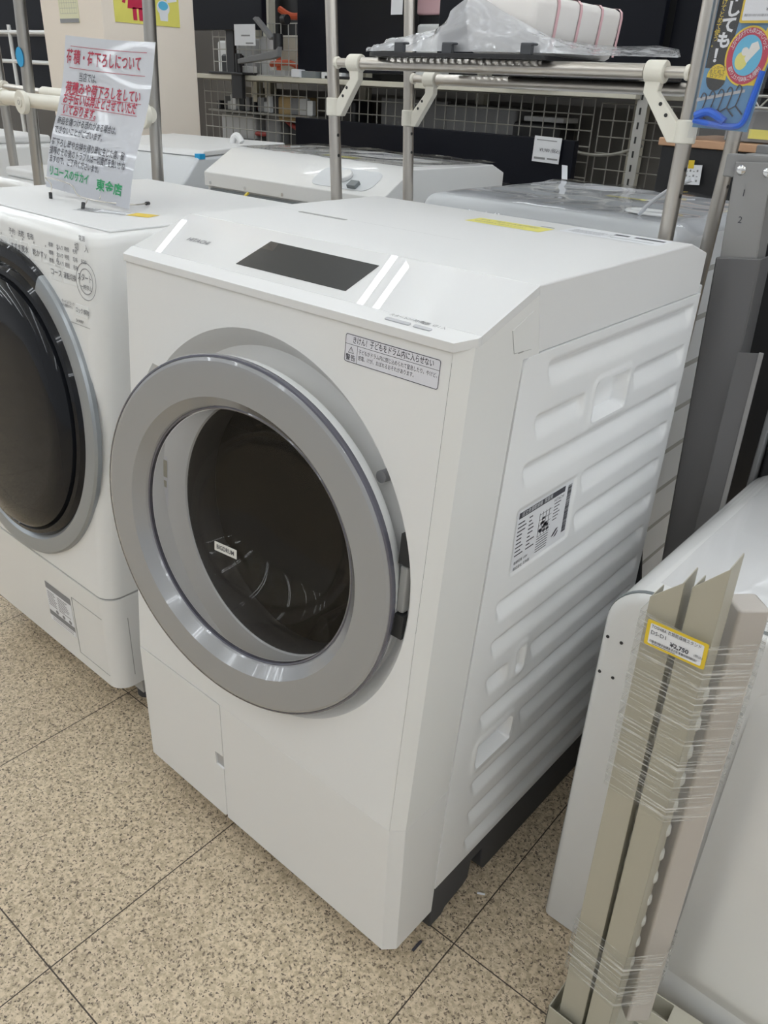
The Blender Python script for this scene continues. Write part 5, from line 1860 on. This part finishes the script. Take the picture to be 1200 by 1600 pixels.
# foam padding seen in the gaps
bm = bmesh.new()
for k in range(12):
    z = 0.17 + k * 0.042
    for x in (0.898 - 0.011 * z / 0.7, 0.930 - 0.011 * z / 0.7):
        m4 = Matrix.Translation((x, 0.140, z)) @ Matrix.Rotation(0.3, 4, 'X')
        lathe(bm, [(0.0005, -0.017), (0.006, -0.014), (0.0095, -0.006), (0.0095, 0.006), (0.006, 0.014), (0.0005, 0.017)], m4, 14)
finish('bubble_padding', bm, M['foam'], st)['kind'] = 'stuff'
# stretch film bands
for z0, z1, e in ((0.47, 0.722, 0.0), (0.115, 0.225, 0.0)):
    bm = bmesh.new()
    rings = []
    nz = 22
    for k in range(nz + 1):
        z = z0 + (z1 - z0) * k / nz
        sx = -0.0125 * (z - 0.07) / 0.7
        wv = 0.0003 * math.sin(k * 2.1)
        pts = [(0.861 + sx - 0.002, 0.110 - 0.003, z), (0.935 + sx + 0.002, 0.105 - 0.003, z - 0.004), (0.972 + sx, 0.140, z), (0.972 + sx, 0.178, z + 0.004), (0.90 + sx, 0.185, z), (0.859 + sx, 0.155, z)]
        rings.append([(p[0] + wv, p[1] + wv, p[2]) for p in pts])
    loft(bm, rings, cap=False)
    finish('stretch_film', bm, M['film'], st, ang=180)
# base brackets at the bottom
bm = bmesh.new()
bx(bm, (0.851, 0.100, FZ + 0.001), (0.853, 0.21, 0.022))
bx(bm, (0.851, 0.100, FZ + 0.001), (0.915, 0.102, 0.022))
bx(bm, (0.851, 0.100, FZ + 0.001), (0.915, 0.21, FZ + 0.003))
finish('foot_bracket', bm, M['beige_metal'], st, 0.0006)
bm = bmesh.new()
TY = frame((0.902, 0.128, FZ + 0.002), (0.52, 0.03, 0), (-0.03, 0.52, 0))
bx(bm, (0.0, -0.16, 0.0), (0.28, 0.103, 0.003), TY)
bx(bm, (0.0, -0.16, 0.0), (0.002, 0.02, 0.030), TY)
bx(bm, (0.0, 0.070, 0.0), (0.28, 0.072, 0.040), TY)
bx(bm, (0.028, 0.101, 0.0), (0.28, 0.103, 0.040), TY)
bx(bm, (0.092, 0.072, 0.036), (0.28, 0.102, 0.040), TY)
fbp = finish('cross_tray', bm, M['cream_steel'], st, 0.0006)
for x, y in ((0.934, 0.222), (0.954, 0.192)):
    bm = bmesh.new()
    lathe(bm, [(0.0001, 0.003), (0.004, 0.0025), (0.0055, 0.0)], Matrix.Translation((x, y, FZ + 0.006)), 14)
    finish('screw', bm, M['screw'], st)
# price label
SLM = frame((0.861, 0.1018, 0.688), (1, -0.05, 0.04), (0.0, 0, 1))
bm = bmesh.new()
prism(bm, [SLM @ Vector((p[0], p[1], 0)) for p in rrect(0, 0, 0.066, 0.031, 0.002, 3)], SLM.to_3x3() @ Vector((0, 0, 0.0006)))
pl_ = finish('price_label', bm, M['yellow_lab'], st)
bm = bmesh.new()
poly_flat(bm, SLM, rrect(0.004, 0.003, 0.062, 0.028, 0.0015, 3), 0.0009)
finish('label_paper', bm, M['paper'], pl_)
bm = bmesh.new()
bars(bm, SLM, 0.006, 0.0055, 0.058, 0.0085, 46, 0.0012)
flat(bm, SLM, 0.009, 0.0038, 0.035, 0.0044, 0.0012)
finish('label_barcode', bm, M['ink'], pl_)
join_text('label_lettering', [('TOSHIBA 衣類乾燥機スタンド', 0.0052, SLM @ Matrix.Translation((0.0055, 0.0248, 0.0010)), dict(xs=0.78)), ('DS-D1', 0.0066, SLM @ Matrix.Translation((0.0055, 0.0175, 0.0010)), {}), ('¥2,750', 0.0072, SLM @ Matrix.Translation((0.028, 0.0125, 0.0010)), dict(bold=0.0002)), ('(税込)', 0.0036, SLM @ Matrix.Translation((0.0535, 0.0125, 0.0010)), {})], M['ink'], pl_)

# ================================================================== litter on the floor
bm = bmesh.new()
bx(bm, (0.640, 0.018, 0.0), (0.644, 0.040, 0.003), Matrix.Translation((-0.01, 0.04, FZ)))
tag(finish('dark_scrap', bm, M['ink'], None), 'tiny dark scrap on the floor by the front corner of the central washer', 'scrap')
bm = bmesh.new()
tube(bm, [(0.648, 0.215, FZ + 0.002), (0.660, 0.222, FZ + 0.002)], 0.002, 6)
tag(finish('white_scrap', bm, M['paper'], None), 'tiny white scrap on the floor beside the dark washer base', 'scrap')
